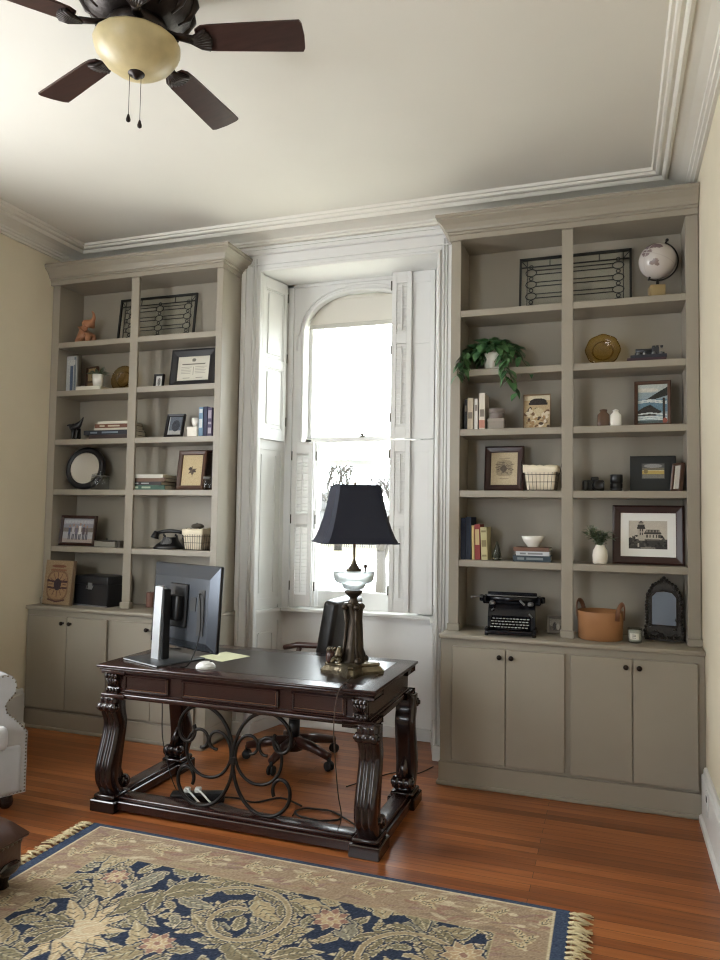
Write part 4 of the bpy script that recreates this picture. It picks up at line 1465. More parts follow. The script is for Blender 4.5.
for k in range(5):
    a = math.radians(16 + 72 * k)
    Rz = Matrix.Rotation(a, 4, 'Z')
    b = B()
    b.M = Rz @ Matrix.Translation((0, 0, 3.442)) @ Matrix.Rotation(math.radians(-11), 4, 'X')
    out = [(0.235, -0.040), (0.26, -0.056), (0.30, -0.060), (0.60, -0.070), (0.643, -0.071), (0.651, -0.055), (0.655, 0.0), (0.651, 0.055), (0.643, 0.071), (0.60, 0.070), (0.30, 0.060), (0.26, 0.056), (0.235, 0.040)]
    b.prism(out, 'xy', 0.0, 0.008)
    bl = b.build('blade', M['fanwood'], t)
    b = B()
    b.M = Rz @ Matrix.Translation((0, 0, 3.442)) @ Matrix.Rotation(math.radians(-11), 4, 'X')
    b.tube([(0.10, 0, 0.03), (0.16, 0, 0.012), (0.22, 0, -0.004)], [0.026, 0.018, 0.022], 8, flat=0.5)
    for i in range(7):
        w_ = (i - 3) / 3
        b.tube([(0.205, 0.006 * w_, -0.006), (0.25, 0.03 * w_, -0.010), (0.295 - 0.015 * w_ * w_, 0.046 * w_, -0.006)], [0.006, 0.0095, 0.007], 6)
    b.build('blade_iron', M['fanmetal'], bl)

# ---------------------------------------------------------------- armchair at the left edge
t = thing('armchair', 'pale grey upholstered armchair with rolled arms and nailhead trim', 'armchair', (-1.73, -1.535, 0), math.radians(65))
# local: sitter faces -y
b = B().box(-0.40, 0.40, -0.36, 0.40, 0.075, 0.34, 0.03, 3)
b.build('seat_frame', M['velvet'], t)
B().box(-0.215, 0.215, -0.40, 0.26, 0.335, 0.47, 0.045, 3).box(-0.30, 0.30, -0.43, -0.35, 0.335, 0.465, 0.035, 3).build('seat_cushion', M['velvet'], t)
b = B()
b.M = Matrix.Translation((0, 0.28, 0.34)) @ Matrix.Rotation(-0.16, 4, 'X')
b.box(-0.36, 0.36, -0.03, 0.14, 0, 0.66, 0.06, 3)
b.build('backrest', M['velvet'], t)
b = B()
b.M = Matrix.Translation((0, 0.28, 0.34)) @ Matrix.Rotation(-0.16, 4, 'X')
for i in range(5):
    for j in range(4):
        x = -0.26 + 0.13 * i
        if abs(x) < 0.3:
            b.ball((x, -0.03, 0.16 + 0.13 * j), 0.012, 0.007, 0.012, 8, 5)
b.build('tufting_button', M['velvet'], t)
for s in (-1, 1):
    # arm outline seen from the front, rolled outwards at the top
    o = [(0.22, 0.075), (0.425, 0.075), (0.425, 0.40), (0.385, 0.45), (0.31, 0.52), (0.30, 0.56), (0.32, 0.59)]
    for j in range(11):
        a = -0.9 + j * (PI + 1.3) / 10
        o.append((0.292 + 0.066 * math.cos(a), 0.655 + 0.070 * math.sin(a)))
    o += [(0.222, 0.62), (0.22, 0.5)]
    b = B().prism([(s * x, z) for x, z in o], 'xz', -0.345, 0.36, True)
    arm = b.build('arm', M['velvet'], t)
    b = B()
    for i in range(len(o) - 1):
        (xa, za), (xb, zb) = o[i], o[i + 1]
        n = max(1, int(math.hypot(xb - xa, zb - za) / 0.019))
        for k in range(n):
            u = k / n
            cx_, cz_ = xa + (xb - xa) * u, za + (zb - za) * u
            cx_, cz_ = 0.322 + (cx_ - 0.322) * 0.92, 0.42 + (cz_ - 0.42) * 0.97
            b.ball((s * cx_, -0.348, cz_), 0.005, 0.0035, 0.005, 6, 4)
    b.build('nail_trim', M['nail'], arm)
b = B()
for i in range(26):
    b.ball((-0.26 + i * 0.0208, -0.362, 0.105), 0.0065, 0.004, 0.0065, 6, 4)
b.build('nail_trim', M['nail'], t)
for x in (-0.34, 0.34):
    for y in (-0.30, 0.34):
        B().lathe([(0.022, 0), (0.034, 0.014), (0.038, 0.035), (0.032, 0.06), (0.034, 0.085), (0, 0.085)], (x, y, 0), 16).build('leg', M['mahog_leg'], t)

# ---------------------------------------------------------------- ottoman, its near legs on the rug
t = thing('ottoman', 'brown leather ottoman on the corner of the rug', 'ottoman', (-0.93, -2.33, 0.0))
b = B().box(-0.34, 0.34, -0.34, 0.34, 0.10, 0.235, 0.012, 2)
b.build('body', M['brownleather'], t)
b = B()
n = 14
vs, fs = [], []
for i in range(n + 1):
    for j in range(n + 1):
        u, v = -1 + 2 * i / n, -1 + 2 * j / n
        e = (1 - abs(u) ** 5) * (1 - abs(v) ** 5)
        vs.append((u * 0.36, v * 0.36, 0.228 + 0.088 * e ** 0.35 + 0.012 * (1 - u * u) * (1 - v * v)))
for i in range(n):
    for j in range(n):
        fs.append((i * (n + 1) + j, (i + 1) * (n + 1) + j, (i + 1) * (n + 1) + j + 1, i * (n + 1) + j + 1))
b.add(vs, fs, True)
b.box(-0.36, 0.36, -0.36, 0.36, 0.215, 0.23, 0.006)
b.build('cushion_top', M['brownleather'], t)
b = B()
for s in (-1, 1):
    for i in range(28):
        p = -0.33 + i * 0.66 / 27
        b.ball((s * 0.342, p, 0.205), 0.004, 0.0065, 0.0065, 6, 4)
        b.ball((p, s * 0.342, 0.205), 0.0065, 0.004, 0.0065, 6, 4)
b.build('nail_trim', M['nail'], t)
b = B()
for s in (-1, 1):
    for i in range(5):
        p = -0.27 + i * 0.135
        for q in ((s * 0.345, p, 0.01, 0.062), (p, s * 0.345, 0.062, 0.01)):
            b.ball((q[0], q[1], 0.112), q[2], q[3], 0.03, 10, 5)
b.build('scalloped_apron', M['mahog_leg'], t)
for x in (-0.29, 0.29):
    for y in (-0.29, 0.29):
        on = 0.012 if x + -0.93 > RX0 - 0.03 else 0.0
        B().lathe([(0.016, on), (0.026, 0.02), (0.020, 0.04), (0.034, 0.075), (0.030, 0.115), (0, 0.115)], (x, y, 0), 16).build('leg', M['mahog_leg'], t)

t = thing('wall_outlet', 'white power outlet on the tall baseboard of the right wall', 'outlet', (XR - 0.028, -0.43, 0.19))
B().box(-0.006, 0, -0.036, 0.036, -0.058, 0.058, 0.002).build('plate', M['outlet'], t)
for z in (-0.022, 0.022):
    B().box(-0.008, -0.005, -0.016, 0.016, z - 0.014, z + 0.014, 0.001).build('socket', flat('outlet_hole', 40, 40, 40) if z > 0 else M['outlet'], t)

# ---------------------------------------------------------------- outdoors beyond the window
GZ = -0.9
struct('ground', B().box(-90, 60, 0.9, 140, GZ - 0.2, GZ), mat('pale_winter_lawn', rgb(224, 218, 200), 0.95, var=0.12, scale=0.25))
struct('road', B().box(-90, 60, 17, 34, GZ - 0.05, GZ + 0.02), mat('pale_road', rgb(222, 222, 222), 0.9))

struct('lawn', B().box(-90, 60, 38, 66, GZ - 0.05, GZ + 0.02), mat('dry_winter_grass', rgb(80, 74, 50), 0.95, var=0.1, scale=0.3))


def bare_tree(name, label, x, y, h, seed):
    t = thing(name, label, 'tree', (x, y, GZ), 0, 'bare trees outside the window')
    rs = random.Random(seed)
    bt, bb = B(), B()

    def grow(p, d, l, r, depth):
        q = p + d * l
        (bt if depth == 0 else bb).tube([p, p + d * l * 0.5 + Vector((rs.uniform(-1, 1), rs.uniform(-1, 1), 0)) * l * 0.04, q], [r, r * 0.85, r * 0.7], 5 if depth < 3 else 3)
        if depth >= 6:
            return
        for k in range(2 if depth else 4) if depth < 2 else range(rs.choice([2, 3])):
            nd = (d + Vector((rs.uniform(-1, 1), rs.uniform(-1, 1), rs.uniform(-0.25, 0.7))) * 0.75).normalized()
            grow(q if k else p + d * l * 0.75, nd, l * rs.uniform(0.62, 0.85), max(r * 0.62, 0.012), depth + 1)
    grow(Vector((0, 0, 0)), Vector((0, 0, 1)), h * 0.27, h * 0.036, 0)
    bark = M.setdefault('bark', mat('dark_bark', rgb(60, 56, 52), 0.9))
    bt.build('trunk', bark, t)
    bb.build('branches', bark, t)


bare_tree('bare_tree', 'bare winter tree outside behind the lower window glass', -5.0, 17.0, 5.4, 5)
bare_tree('bare_tree', 'distant bare winter tree on the lawn, seen low in the window', -17.5, 46.0, 9.0, 9)
t = thing('picket_fence', 'low dark fence far across the lawn outside', 'fence', (-20, 52, GZ))
b = B()
for i in range(121):
    b.box(-12 + i * 0.2 - 0.025, -12 + i * 0.2 + 0.025, -0.02, 0.02, 0, 1.2)
b.build('pickets', flat('weathered_fence', 64, 62, 60), t)
B().box(-12, 12, -0.05, -0.02, 0.25, 0.33).box(-12, 12, -0.05, -0.02, 0.9, 0.98).build('rails', M['weathered_fence'], t)
t = thing('distant_house', 'pale house far beyond the fence outside the window', 'house', (-27, 74, GZ))
B().box(-5, 5, -4, 4, 0, 3.4).build('walls', flat('pale_siding', 84, 84, 84), t)
B().prism([(-5.4, 3.3), (5.4, 3.3), (0, 5.6)], 'xz', -4.4, 4.4).build('roof', flat('grey_roof', 66, 64, 64), t)
b = B()
for x in (-3, 0, 3):
    b.box(x - 0.5, x + 0.5, -4.03, -3.98, 1.0, 2.4)
b.build('window', flat('dark_pane', 84, 88, 92, 0.3), t)

# ---------------------------------------------------------------- things on the shelves
E_ = 0.0006
Z1, Z2, Z3, Z4, Z5 = [z + E_ for z in SH]
ZB = ZCT + E_


def book_up(label, x, y, z, th, h, d, cover, group, lean=0.0, band=None, rz=0.0, pages='white_paper'):
    """a standing book, spine to the front (-y); x is the middle of its spine"""
    t = thing('book', label, 'book', (x, y, z + (abs(math.sin(lean)) * th / 2)), rz, group)
    t.rotation_euler = (0, lean, rz)
    b = B().box(-th / 2, -th / 2 + 0.003, 0.0, d, 0, h).box(th / 2 - 0.003, th / 2, 0.0, d, 0, h).box(-th / 2, th / 2, -0.003, 0.003, 0, h, 0.001)
    c = b.build('cover', cover, t)
    B().box(-th / 2 + 0.003, th / 2 - 0.003, 0.003, d - 0.004, 0.003, h - 0.004).build('pages', M[pages], t)
    if band:
        for z0, z1 in band[1]:
            B().box(-th * 0.36, th * 0.36, -0.0042, -0.002, z0 * h, z1 * h).build('spine_lettering', band[0], c)
    return t


def book_flat(label, x, y, z, w, th, d, cover, group, rz=0.0, band=None, pages='white_paper', name='book'):
    """a book lying flat, spine to the front (-y); x is the middle of its spine"""
    t = thing(name, label, 'book', (x, y, z), rz, group)
    c = B().box(-w / 2, w / 2, 0, d, 0, 0.003).box(-w / 2, w / 2, 0, d, th - 0.003, th).box(-w / 2, w / 2, -0.002, 0.004, 0, th, 0.001).build('cover', cover, t)
    B().box(-w / 2 + 0.004, w / 2 - 0.004, 0.004, d - 0.003, 0.003, th - 0.003).build('pages', M[pages], t)
    if band:
        for a0, a1 in band[1]:
            B().box(-w / 2 + a0 * w, -w / 2 + a1 * w, -0.0032, -0.001, th * 0.3, th * 0.7).build('spine_lettering', band[0], c)
    return t


def framed(name, label, cat, x, y, z, w, h, bw, fmat, paint, rz=0.0, tilt=0.13, mw=0.0, mmat='matboard', dep=0.02, cell=0.004, group=None, glass=True, stand=True, picname='picture'):
    """a framed picture leaning back; front face -y, base at its bottom edge"""
    t = thing(name, label, cat, (x, y, z + dep * math.sin(tilt)), rz, group, rx=-tilt)
    b = B()
    x0, x1 = -w / 2, w / 2
    for o, i in (((x0, 0), (x1, 0)), ((x1, 0), (x1, h)), ((x1, h), (x0, h)), ((x0, h), (x0, 0))):
        dx, dz = (i[0] - o[0]), (i[1] - o[1])
        L = math.hypot(dx, dz)
        ux, uz = dx / L, dz / L
        nx, nz = -uz, ux
        pr = [(0, 0.0), (0, dep), (bw, dep), (bw, 0.006), (bw * 0.86, 0.001), (bw * 0.25, -0.004), (0.0, 0.001)]
        vs = []
        for (px, pz, sg) in ((o[0], o[1], 1), (i[0], i[1], -1)):
            for q, yy in pr:
                vs.append((px + nx * q + sg * ux * q, yy, pz + nz * q + sg * uz * q))
        k = len(pr)
        b.add(vs, [(j, (j + 1) % k, k + (j + 1) % k, k + j) for j in range(k)])
    b.build('frame', fmat, t)
    B().box(x0 + bw * 0.5, x1 - bw * 0.5, dep - 0.006, dep - 0.003, bw * 0.5, h - bw * 0.5).build('backing_board', flat('backing_card', 96, 78, 58), t)
    if mw:
        b = B()
        xi, zi = x1 - bw, h - bw
        b.box(-xi - 0.003, xi + 0.003, 0.008, 0.010, bw - 0.003, bw + mw).box(-xi - 0.003, xi + 0.003, 0.008, 0.010, zi - mw, zi + 0.003).box(-xi - 0.003, -xi + mw, 0.008, 0.010, bw + mw, zi - mw).box(xi - mw, xi + 0.003, 0.008, 0.010, bw + mw, zi - mw)
        b.build('mat_board', M[mmat], t)
    pw, ph = w - 2 * (bw + mw) + 0.006, h - 2 * (bw + mw) + 0.006
    c = Canvas(pw, ph, cell, (230, 228, 220))
    paint(c, pw, ph)
    c.mesh(picname, M['painted'], t, (-pw / 2, 0.011, bw + mw - 0.003))
    if stand:
        b = B()
        b.M = Matrix.Translation((0, dep, h * 0.62)) @ Matrix.Rotation(0.0, 4, 'X')
        b.box(-0.02, 0.02, -0.003, 0.001, -h * 0.3, 0.0)
        b.build('easel_back', flat('backing_card', 96, 78, 58), t)
    return t


# ---- left bookcase, top shelf
t = thing('figurine', 'orange-brown sitting animal figurine with a raised trunk on a top shelf', 'figurine', (-2.135, 0.12, Z1), -0.1)
t.scale = (0.92, 0.92, 0.92)
clay = mat('orange_clay', rgb(158, 108, 78), 0.5, var=0.15, scale=12)
skin('body', [(-0.035, 0, 0.065, 0.062), (-0.005, 0, 0.125, 0.058), (0.025, 0, 0.175, 0.048), (0.055, 0, 0.195, 0.026), (0.078, 0, 0.225, 0.016), (0.068, 0, 0.268, 0.011), (0.050, 0, 0.288, 0.008),
              (0.045, -0.035, 0.07, 0.026), (0.05, -0.035, 0.014, 0.024), (0.045, 0.035, 0.07, 0.026), (0.05, 0.035, 0.014, 0.024), (-0.05, -0.05, 0.03, 0.032), (0.0, -0.05, 0.018, 0.022), (-0.05, 0.05, 0.03, 0.032), (0.0, 0.05, 0.018, 0.022),
              (0.0, -0.05, 0.185, 0.022), (0.0, 0.05, 0.185, 0.022)],
     [(0, 1), (1, 2), (2, 3), (3, 4), (4, 5), (5, 6), (1, 7), (7, 8), (1, 9), (9, 10), (0, 11), (11, 12), (0, 13), (13, 14), (2, 15), (2, 16)], clay, t, 2)


def leaded(label, x, y, w, h, cols, tilt=0.12):
    t = thing('leaded_glass_panel', label, 'glass panel', (x, y, Z1 + 0.016 * math.sin(tilt)), 0, 'leaded glass panels on the top shelves', rx=-tilt)
    b = B().box(-w / 2, w / 2, 0, 0.016, 0, 0.014).box(-w / 2, w / 2, 0, 0.016, h - 0.014, h).box(-w / 2, -w / 2 + 0.014, 0, 0.016, 0, h).box(w / 2 - 0.014, w / 2, 0, 0.016, 0, h)
    b.build('frame', M['came'], t)
    c = B()
    r = 0.0032
    zt = h - 0.062
    c.tube([(-w / 2, 0.008, zt), (w / 2, 0.008, zt)], r * 1.4, 6)
    c.tube([(-w * 0.22, 0.008, zt), (-w * 0.22, 0.008, h)], r, 6)
    c.tube([(w * 0.22, 0.008, zt), (w * 0.22, 0.008, h)], r, 6)
    for s in (-1, 1):
        c.tube([(s * (w / 2 - 0.05), 0.008, 0), (s * (w / 2 - 0.05), 0.008, h)], r * 0.9, 6)
        c.tube([(s * (w / 2 - 0.05), 0.008, zt), (s * w / 2, 0.008, h)], r * 0.8, 6)
    n = 4
    pitch = zt / n
    for i in range(n):
        zc = pitch * (i + 0.5)
        for q in (-0.014, 0.014):
            prev = -w / 2 + 0.05
            for cx in cols + [w / 2 - 0.05]:
                c.tube([(prev, 0.008, zc + q), (cx - (0.03 if cx in cols else 0), 0.008, zc + q)], r, 6)
                prev = cx + 0.03
        for cx in cols:
            c.tube([(cx + 0.034 * math.cos(a), 0.008, zc + 0.024 * math.sin(a)) for a in [2 * PI * j / 16 for j in range(16)]], r, 6, closed=True)
            c.tube([(cx + 0.012 * math.cos(a), 0.008, zc + pitch / 2 + 0.012 * math.sin(a)) for a in [2 * PI * j / 10 for j in range(10)]], r, 6, closed=True)
    c.build('lead_came', M['came'], t)
    B().box(-w / 2 + 0.01, w / 2 - 0.01, 0.006, 0.010, 0.01, h - 0.01).build('glass', M['leadglass'], t)


leaded('leaded glass panel on the top shelf beside the orange figurine', -1.56, 0.19, 0.70, 0.375, [-0.245, 0.02, 0.275])
leaded('leaded glass panel on the top shelf beside the globe', 1.565, 0.20, 0.69, 0.385, [-0.27, 0.265])

# ---- left bookcase, second shelf
t = thing('picture_book', 'tall pale book with a blue cover strip, standing behind a small wooden picture block', 'book', (-2.242, 0.085, Z2), -0.10)
B().box(-0.055, 0.055, 0, 0.02, 0, 0.29, 0.002).build('cover', flat('pale_cover', 168, 168, 164), t)
c = Canvas(0.10, 0.27, 0.004, (176, 178, 176))
c.rect(0.04, 0.07, 0, 0.2, (70, 88, 116)).rect(0.08, 0.1, 0, 0.27, (110, 118, 126)).rect(0.01, 0.09, 0.21, 0.25, (190, 190, 186)).grain(0.03)
c.mesh('cover_print', M['painted'], t, (-0.05, -0.0008, 0.01))


def p_tan(c, w, h):
    c.a[:] = np.array((150, 116, 76)) / 255
    c.rect(0, w, h * 0.5, h, (176, 148, 100)).rect(0, w, h * 0.42, h * 0.5, (104, 76, 50)).ell(w * 0.6, h * 0.68, w * 0.2, h * 0.1, (120, 90, 58)).grain(0.03)


framed('picture_block', 'small brown picture block standing behind the small white plant pot', 'picture', -2.155, 0.20, Z2, 0.13, 0.225, 0.012, M['walnutframe'], p_tan, rz=-0.25, tilt=0.05)
book_flat('white book lying under the little white plant pot', -2.02, 0.02, Z2, 0.225, 0.03, 0.16, flat('ivory_cover', 214, 208, 192), 'books on the second shelf')


def leafmesh(b, p, d, L, w, droop=0.3, fold=0.2):
    d = Vector(d).normalized()
    sd = d.cross(Vector((0, 0, 1)))
    sd = sd.normalized() if sd.length > 1e-3 else Vector((1, 0, 0))
    up_ = sd.cross(d)
    vs = []
    for t_, ww in ((0, 0.05), (0.2, 0.75), (0.45, 1.0), (0.75, 0.62), (1.0, 0.02)):
        c = Vector(p) + d * (L * t_) - Vector((0, 0, 1)) * (droop * L * t_ * t_)
        for s in (-1, 0, 1):
            vs.append(c + sd * (s * ww * w / 2) + up_ * (abs(s) * fold * w * ww * 0.5))
    fs = []
    for i in range(4):
        for j in range(2):
            a = i * 3 + j
            fs.append((a, a + 1, a + 4, a + 3))
    b.add(vs, fs, True)


t = thing('potted_plant', 'small leafy plant in a white pot on a white book', 'plant', (-1.985, 0.085, Z2 + 0.0306))
B().lathe([(0.034, 0), (0.040, 0.05), (0.042, 0.098), (0.037, 0.098), (0.036, 0.085), (0, 0.085)], n=24).build('pot', M['ceramic'], t)
b = B()
rs = random.Random(11)
for i in range(34):
    a = rs.uniform(0, 2 * PI)
    e = rs.uniform(0.2, 1.2)
    leafmesh(b, (0.012 * math.cos(a), 0.012 * math.sin(a), 0.09), (math.cos(a) * math.cos(e), math.sin(a) * math.cos(e) * 0.6, math.sin(e)), rs.uniform(0.07, 0.12), 0.024, 0.35)
b.build('foliage', M['sage'], t)
t = thing('pressed_plate', 'round amber-tan glass plate standing on edge behind the stile, second shelf', 'plate', (-1.842, 0.20, Z2 + 0.001), 0, rx=-0.16)
b = B()
b.M = Matrix.Translation((0, 0, 0.108)) @ Matrix.Rotation(PI / 2, 4, 'X')
b.lathe([(0, 0.0), (0.06, 0.0), (0.072, 0.008), (0.108, 0.018), (0.108, 0.022), (0.070, 0.013), (0.06, 0.006), (0, 0.006)], n=36, flute=18, fa=0.01)
tanglass = mat_thin_glass('tan_glass', (0.80, 0.70, 0.50))
b.tube([(0.062 * math.cos(2 * PI * j / 30), 0.062 * math.sin(2 * PI * j / 30), 0.006) for j in range(30)], 0.004, 6, closed=True)
b.tube([(0.106 * math.cos(2 * PI * j / 36), 0.106 * math.sin(2 * PI * j / 36), 0.02) for j in range(36)], 0.003, 6, closed=True)
b.build('plate', tanglass, t)


def p_mini(c, w, h):
    c.a[:] = np.array((206, 204, 198)) / 255
    c.ell(w * 0.5, h * 0.45, w * 0.22, h * 0.34, (120, 116, 112)).grain(0.04)


framed('framed_photograph', 'tiny black photo frame beside the large black diploma frame', 'picture frame', -1.448, 0.10, Z2, 0.082, 0.112, 0.014, M['blackframe'], p_mini, rz=0.05)


def p_diploma(c, w, h):
    c.a[:] = np.array((222, 216, 198)) / 255
    rs_ = random.Random(2)
    c.ell(w * 0.5, h * 0.84, w * 0.06, h * 0.07, (120, 116, 104))
    c.line([(w * 0.16, h * 0.68), (w * 0.84, h * 0.68)], 0.010, (112, 106, 96))
    for i in range(7):
        z = h * (0.56 - i * 0.06)
        c.line([(w * 0.12, z), (w * (0.42 + rs_.uniform(-0.05, 0.03)), z)], 0.003, (166, 160, 146))
        c.line([(w * 0.56, z), (w * (0.88 + rs_.uniform(-0.05, 0.02)), z)], 0.003, (166, 160, 146))
    c.line([(w * 0.5, h * 0.56), (w * 0.5, h * 0.25)], 0.006, (130, 124, 112))
    c.line([(w * 0.2, h * 0.12), (w * 0.4, h * 0.12)], 0.004, (130, 124, 112)).line([(w * 0.6, h * 0.12), (w * 0.8, h * 0.12)], 0.004, (130, 124, 112))


framed('diploma_frame', 'wide black frame holding a pale certificate', 'picture frame', -1.178, 0.13, Z2, 0.385, 0.30, 0.056, M['blackframe'], p_diploma, rz=0.0, tilt=0.12)

# ---- left bookcase, third shelf
t = thing('figurine', 'small black animal figurine with a long raised tail', 'figurine', (-2.185, 0.09, Z3), 0)
skin('body', [(0, 0, 0.095, 0.026), (-0.03, 0, 0.115, 0.022), (-0.06, 0, 0.122, 0.012), (-0.085, 0, 0.118, 0.005), (0.03, 0, 0.125, 0.020), (0.055, 0, 0.155, 0.011), (0.072, 0, 0.182, 0.004),
              (-0.012, -0.012, 0.055, 0.013), (-0.016, -0.014, 0.008, 0.013), (0.024, -0.012, 0.055, 0.012), (0.026, -0.014, 0.008, 0.013), (-0.012, 0.014, 0.055, 0.013), (-0.016, 0.016, 0.008, 0.013), (0.024, 0.014, 0.055, 0.012), (0.026, 0.016, 0.008, 0.013)],
     [(0, 1), (1, 2), (2, 3), (0, 4), (4, 5), (5, 6), (1, 7), (7, 8), (4, 9), (9, 10), (1, 11), (11, 12), (4, 13), (13, 14)], flat('black_cast_metal', 30, 28, 30, 0.4), t, 2)
G = 'books stacked flat on the third shelf'
x, z = -1.86, Z3
for lab, w, th, dx, col, tx in (('bottom book of the flat stack beside the black animal figurine, dark brown', 0.40, 0.032, 0.045, (62, 46, 44), None),
                                ('second book up in the flat stack beside the black animal figurine, dark navy', 0.43, 0.034, 0.012, (40, 42, 54), (110, 124, 140)),
                                ('thin cream book in the middle of the flat stack beside the black animal figurine', 0.32, 0.016, 0.06, (196, 186, 168), None),
                                ('brown book with pale lettering in the flat stack by the black animal figurine', 0.30, 0.030, 0.055, (120, 72, 54), (190, 176, 150)),
                                ('top book of the flat stack beside the black animal figurine, off-white', 0.27, 0.020, 0.065, (208, 202, 188), None)):
    book_flat(lab, x + dx, 0.035, z, w, th, 0.19, flat('cover_%d_%d_%d' % col, *col), G, 0.02 * (1 if dx > 0.05 else -1), (flat('ink_%d_%d_%d' % tx, *tx), [(0.15, 0.3), (0.4, 0.75)]) if tx else None)
    z += th + 0.0004


def p_dark(c, w, h):
    c.a[:] = np.array((96, 104, 116)) / 255
    c.rect(0, w, 0, h * 0.25, (176, 176, 172)).ell(w * 0.55, h * 0.5, w * 0.28, h * 0.3, (60, 64, 74)).rect(0, w * 0.1, 0, h, (188, 190, 190)).grain(0.03)


framed('framed_photograph', 'black photo frame leaning well back beside the small white box', 'picture frame', -1.275, 0.055, Z3, 0.145, 0.185, 0.020, M['blackframe'], p_dark, rz=0.12, tilt=0.30)
t = thing('small_box', 'small white square box under a white cup', 'box', (-1.10, 0.08, Z3), 0)
B().box(-0.043, 0.043, -0.04, 0.04, 0, 0.062, 0.003).build('box', M['ceramic_matte'], t)
B().box(-0.045, 0.045, -0.042, 0.042, 0.055, 0.074, 0.003).build('lid', M['ceramic_matte'], t)
t = thing('cup', 'white cup standing on the small white box', 'cup', (-1.095, 0.08, Z3 + 0.0746))
B().lathe([(0.016, 0), (0.020, 0.006), (0.030, 0.035), (0.030, 0.066), (0.027, 0.066), (0.026, 0.035), (0.0, 0.010)], n=24).build('body', M['ceramic'], t)
B().tube([(0.028, 0, 0.052), (0.043, 0, 0.05), (0.045, 0, 0.032), (0.030, 0, 0.020)], 0.0035, 6).build('handle', M['ceramic'], t)
G = 'upright books beside the white cup'
book_up('pale blue upright book beside the white cup', -1.030, 0.045, Z3, 0.034, 0.215, 0.15, flat('sky_blue_cover', 112, 146, 176), G, band=(flat('ink_white', 214, 218, 220), [(0.8, 0.93), (0.3, 0.6)]))
book_up('dark navy upright book between the pale blue and the purple one', -0.993, 0.045, Z3, 0.030, 0.218, 0.15, flat('navy_cover', 34, 40, 78), G)
book_up('purple upright book with a pale spine pattern by the case side', -0.956, 0.045, Z3, 0.036, 0.210, 0.15, flat('purple_cover', 84, 72, 104), G, band=(flat('ink_lilac', 172, 164, 180), [(0.1, 0.3), (0.42, 0.5), (0.62, 0.9)]))

# ---- left bookcase, fourth shelf
t = thing('round_mirror', 'round mirror in a wide black frame leaning on the shelf', 'mirror', (-2.116, 0.115, Z4 + 0.004), 0.10, rx=-0.16)
t.scale = (1.03, 1.03, 1.03)
b = B()
b.M = Matrix.Translation((0, 0, 0.164)) @ Matrix.Rotation(PI / 2, 4, 'X')
b.lathe([(0.119, -0.012), (0.164, -0.012), (0.164, 0.010), (0.153, 0.022), (0.136, 0.020), (0.121, 0.012), (0.119, -0.012)], n=48)
b.build('frame', M['blackframe'], t)
b = B()
b.M = Matrix.Translation((0, 0, 0.164)) @ Matrix.Rotation(PI / 2, 4, 'X')
b.lathe([(0.104, 0.004), (0.121, 0.004), (0.121, 0.014), (0.112, 0.013), (0.104, 0.006)], n=48)
b.build('inner_rim', flat('mirror_rim', 196, 188, 172, 0.4), t)
b = B()
b.M = Matrix.Translation((0, 0, 0.164)) @ Matrix.Rotation(PI / 2, 4, 'X')
b.lathe([(0, 0.0), (0.110, 0.0), (0.110, 0.005), (0, 0.005)], n=48, smooth=False)
b.build('glass', M['mirror'], t)
t = thing('glass_jar', 'ribbed clear glass jar with a lid in front of the round mirror', 'jar', (-1.915, 0.065, Z4))
B().lathe([(0.060, 0), (0.066, 0.006), (0.066, 0.092), (0.058, 0.104), (0.050, 0.106)], n=48, flute=16, fa=0.02).build('body', M['clearjar'], t)
B().lathe([(0.056, 0.106), (0.062, 0.110), (0.060, 0.118), (0.02, 0.128), (0.010, 0.130), (0.016, 0.142), (0.012, 0.150), (0, 0.152)], n=32).build('lid', M['clearjar'], t)
B().lathe([(0.063, 0.100), (0.067, 0.104), (0.063, 0.108)], n=32).build('metal_rim', flat('dull_tin', 120, 118, 112, 0.3), t)
G = 'books stacked flat beside the botanical frame'
z = Z4
for lab, w, th, dx, col, tx in (('bottom green book of the flat stack on the fourth shelf', 0.30, 0.034, 0.0, (52, 92, 76), (160, 176, 150)),
                                ('dark slim book just above the green one in the flat stack', 0.27, 0.026, -0.01, (52, 46, 50), (150, 150, 150)),
                                ('brown book below the white-paged one in the flat stack', 0.30, 0.026, 0.0, (108, 78, 58), None),
                                ('white-paged top book of the flat stack on the fourth shelf', 0.27, 0.026, 0.0, (204, 200, 190), None)):
    book_flat(lab, -1.468 + dx, 0.035, z, w, th, 0.18, flat('cover_%d_%d_%d' % col, *col), G, 0.03 * (1 if dx == 0 else -1), (flat('ink_%d_%d_%d' % tx, *tx), [(0.1, 0.25), (0.35, 0.6)]) if tx else None)
    z += th + 0.0004


def p_bot(c, w, h):
    c.a[:] = np.array((206, 182, 134)) / 255
    rs_ = random.Random(5)
    c.line([(w * 0.52, h * 0.3), (w * 0.50, h * 0.62)], 0.005, (84, 66, 48))
    for i in range(9):
        a = rs_.uniform(0, 2 * PI)
        c.leaf(w * 0.5, h * 0.5, w * 0.5 + 0.04 * math.cos(a), h * 0.52 + 0.04 * math.sin(a), 0.008, (96, 78, 58))
    c.ell(w * 0.42, h * 0.56, 0.012, 0.010, (70, 54, 44)).ell(w * 0.58, h * 0.47, 0.014, 0.010, (76, 60, 46)).grain(0.02)


framed('botanical_frame', 'brown wooden frame with a small botanical print on aged paper', 'picture frame', -1.150, 0.105, Z4, 0.238, 0.298, 0.034, M['walnutframe'], p_bot, rz=0.0, tilt=0.13)


def p_blank(c, w, h):
    c.a[:] = np.array((104, 92, 84)) / 255
    c.grain(0.02)


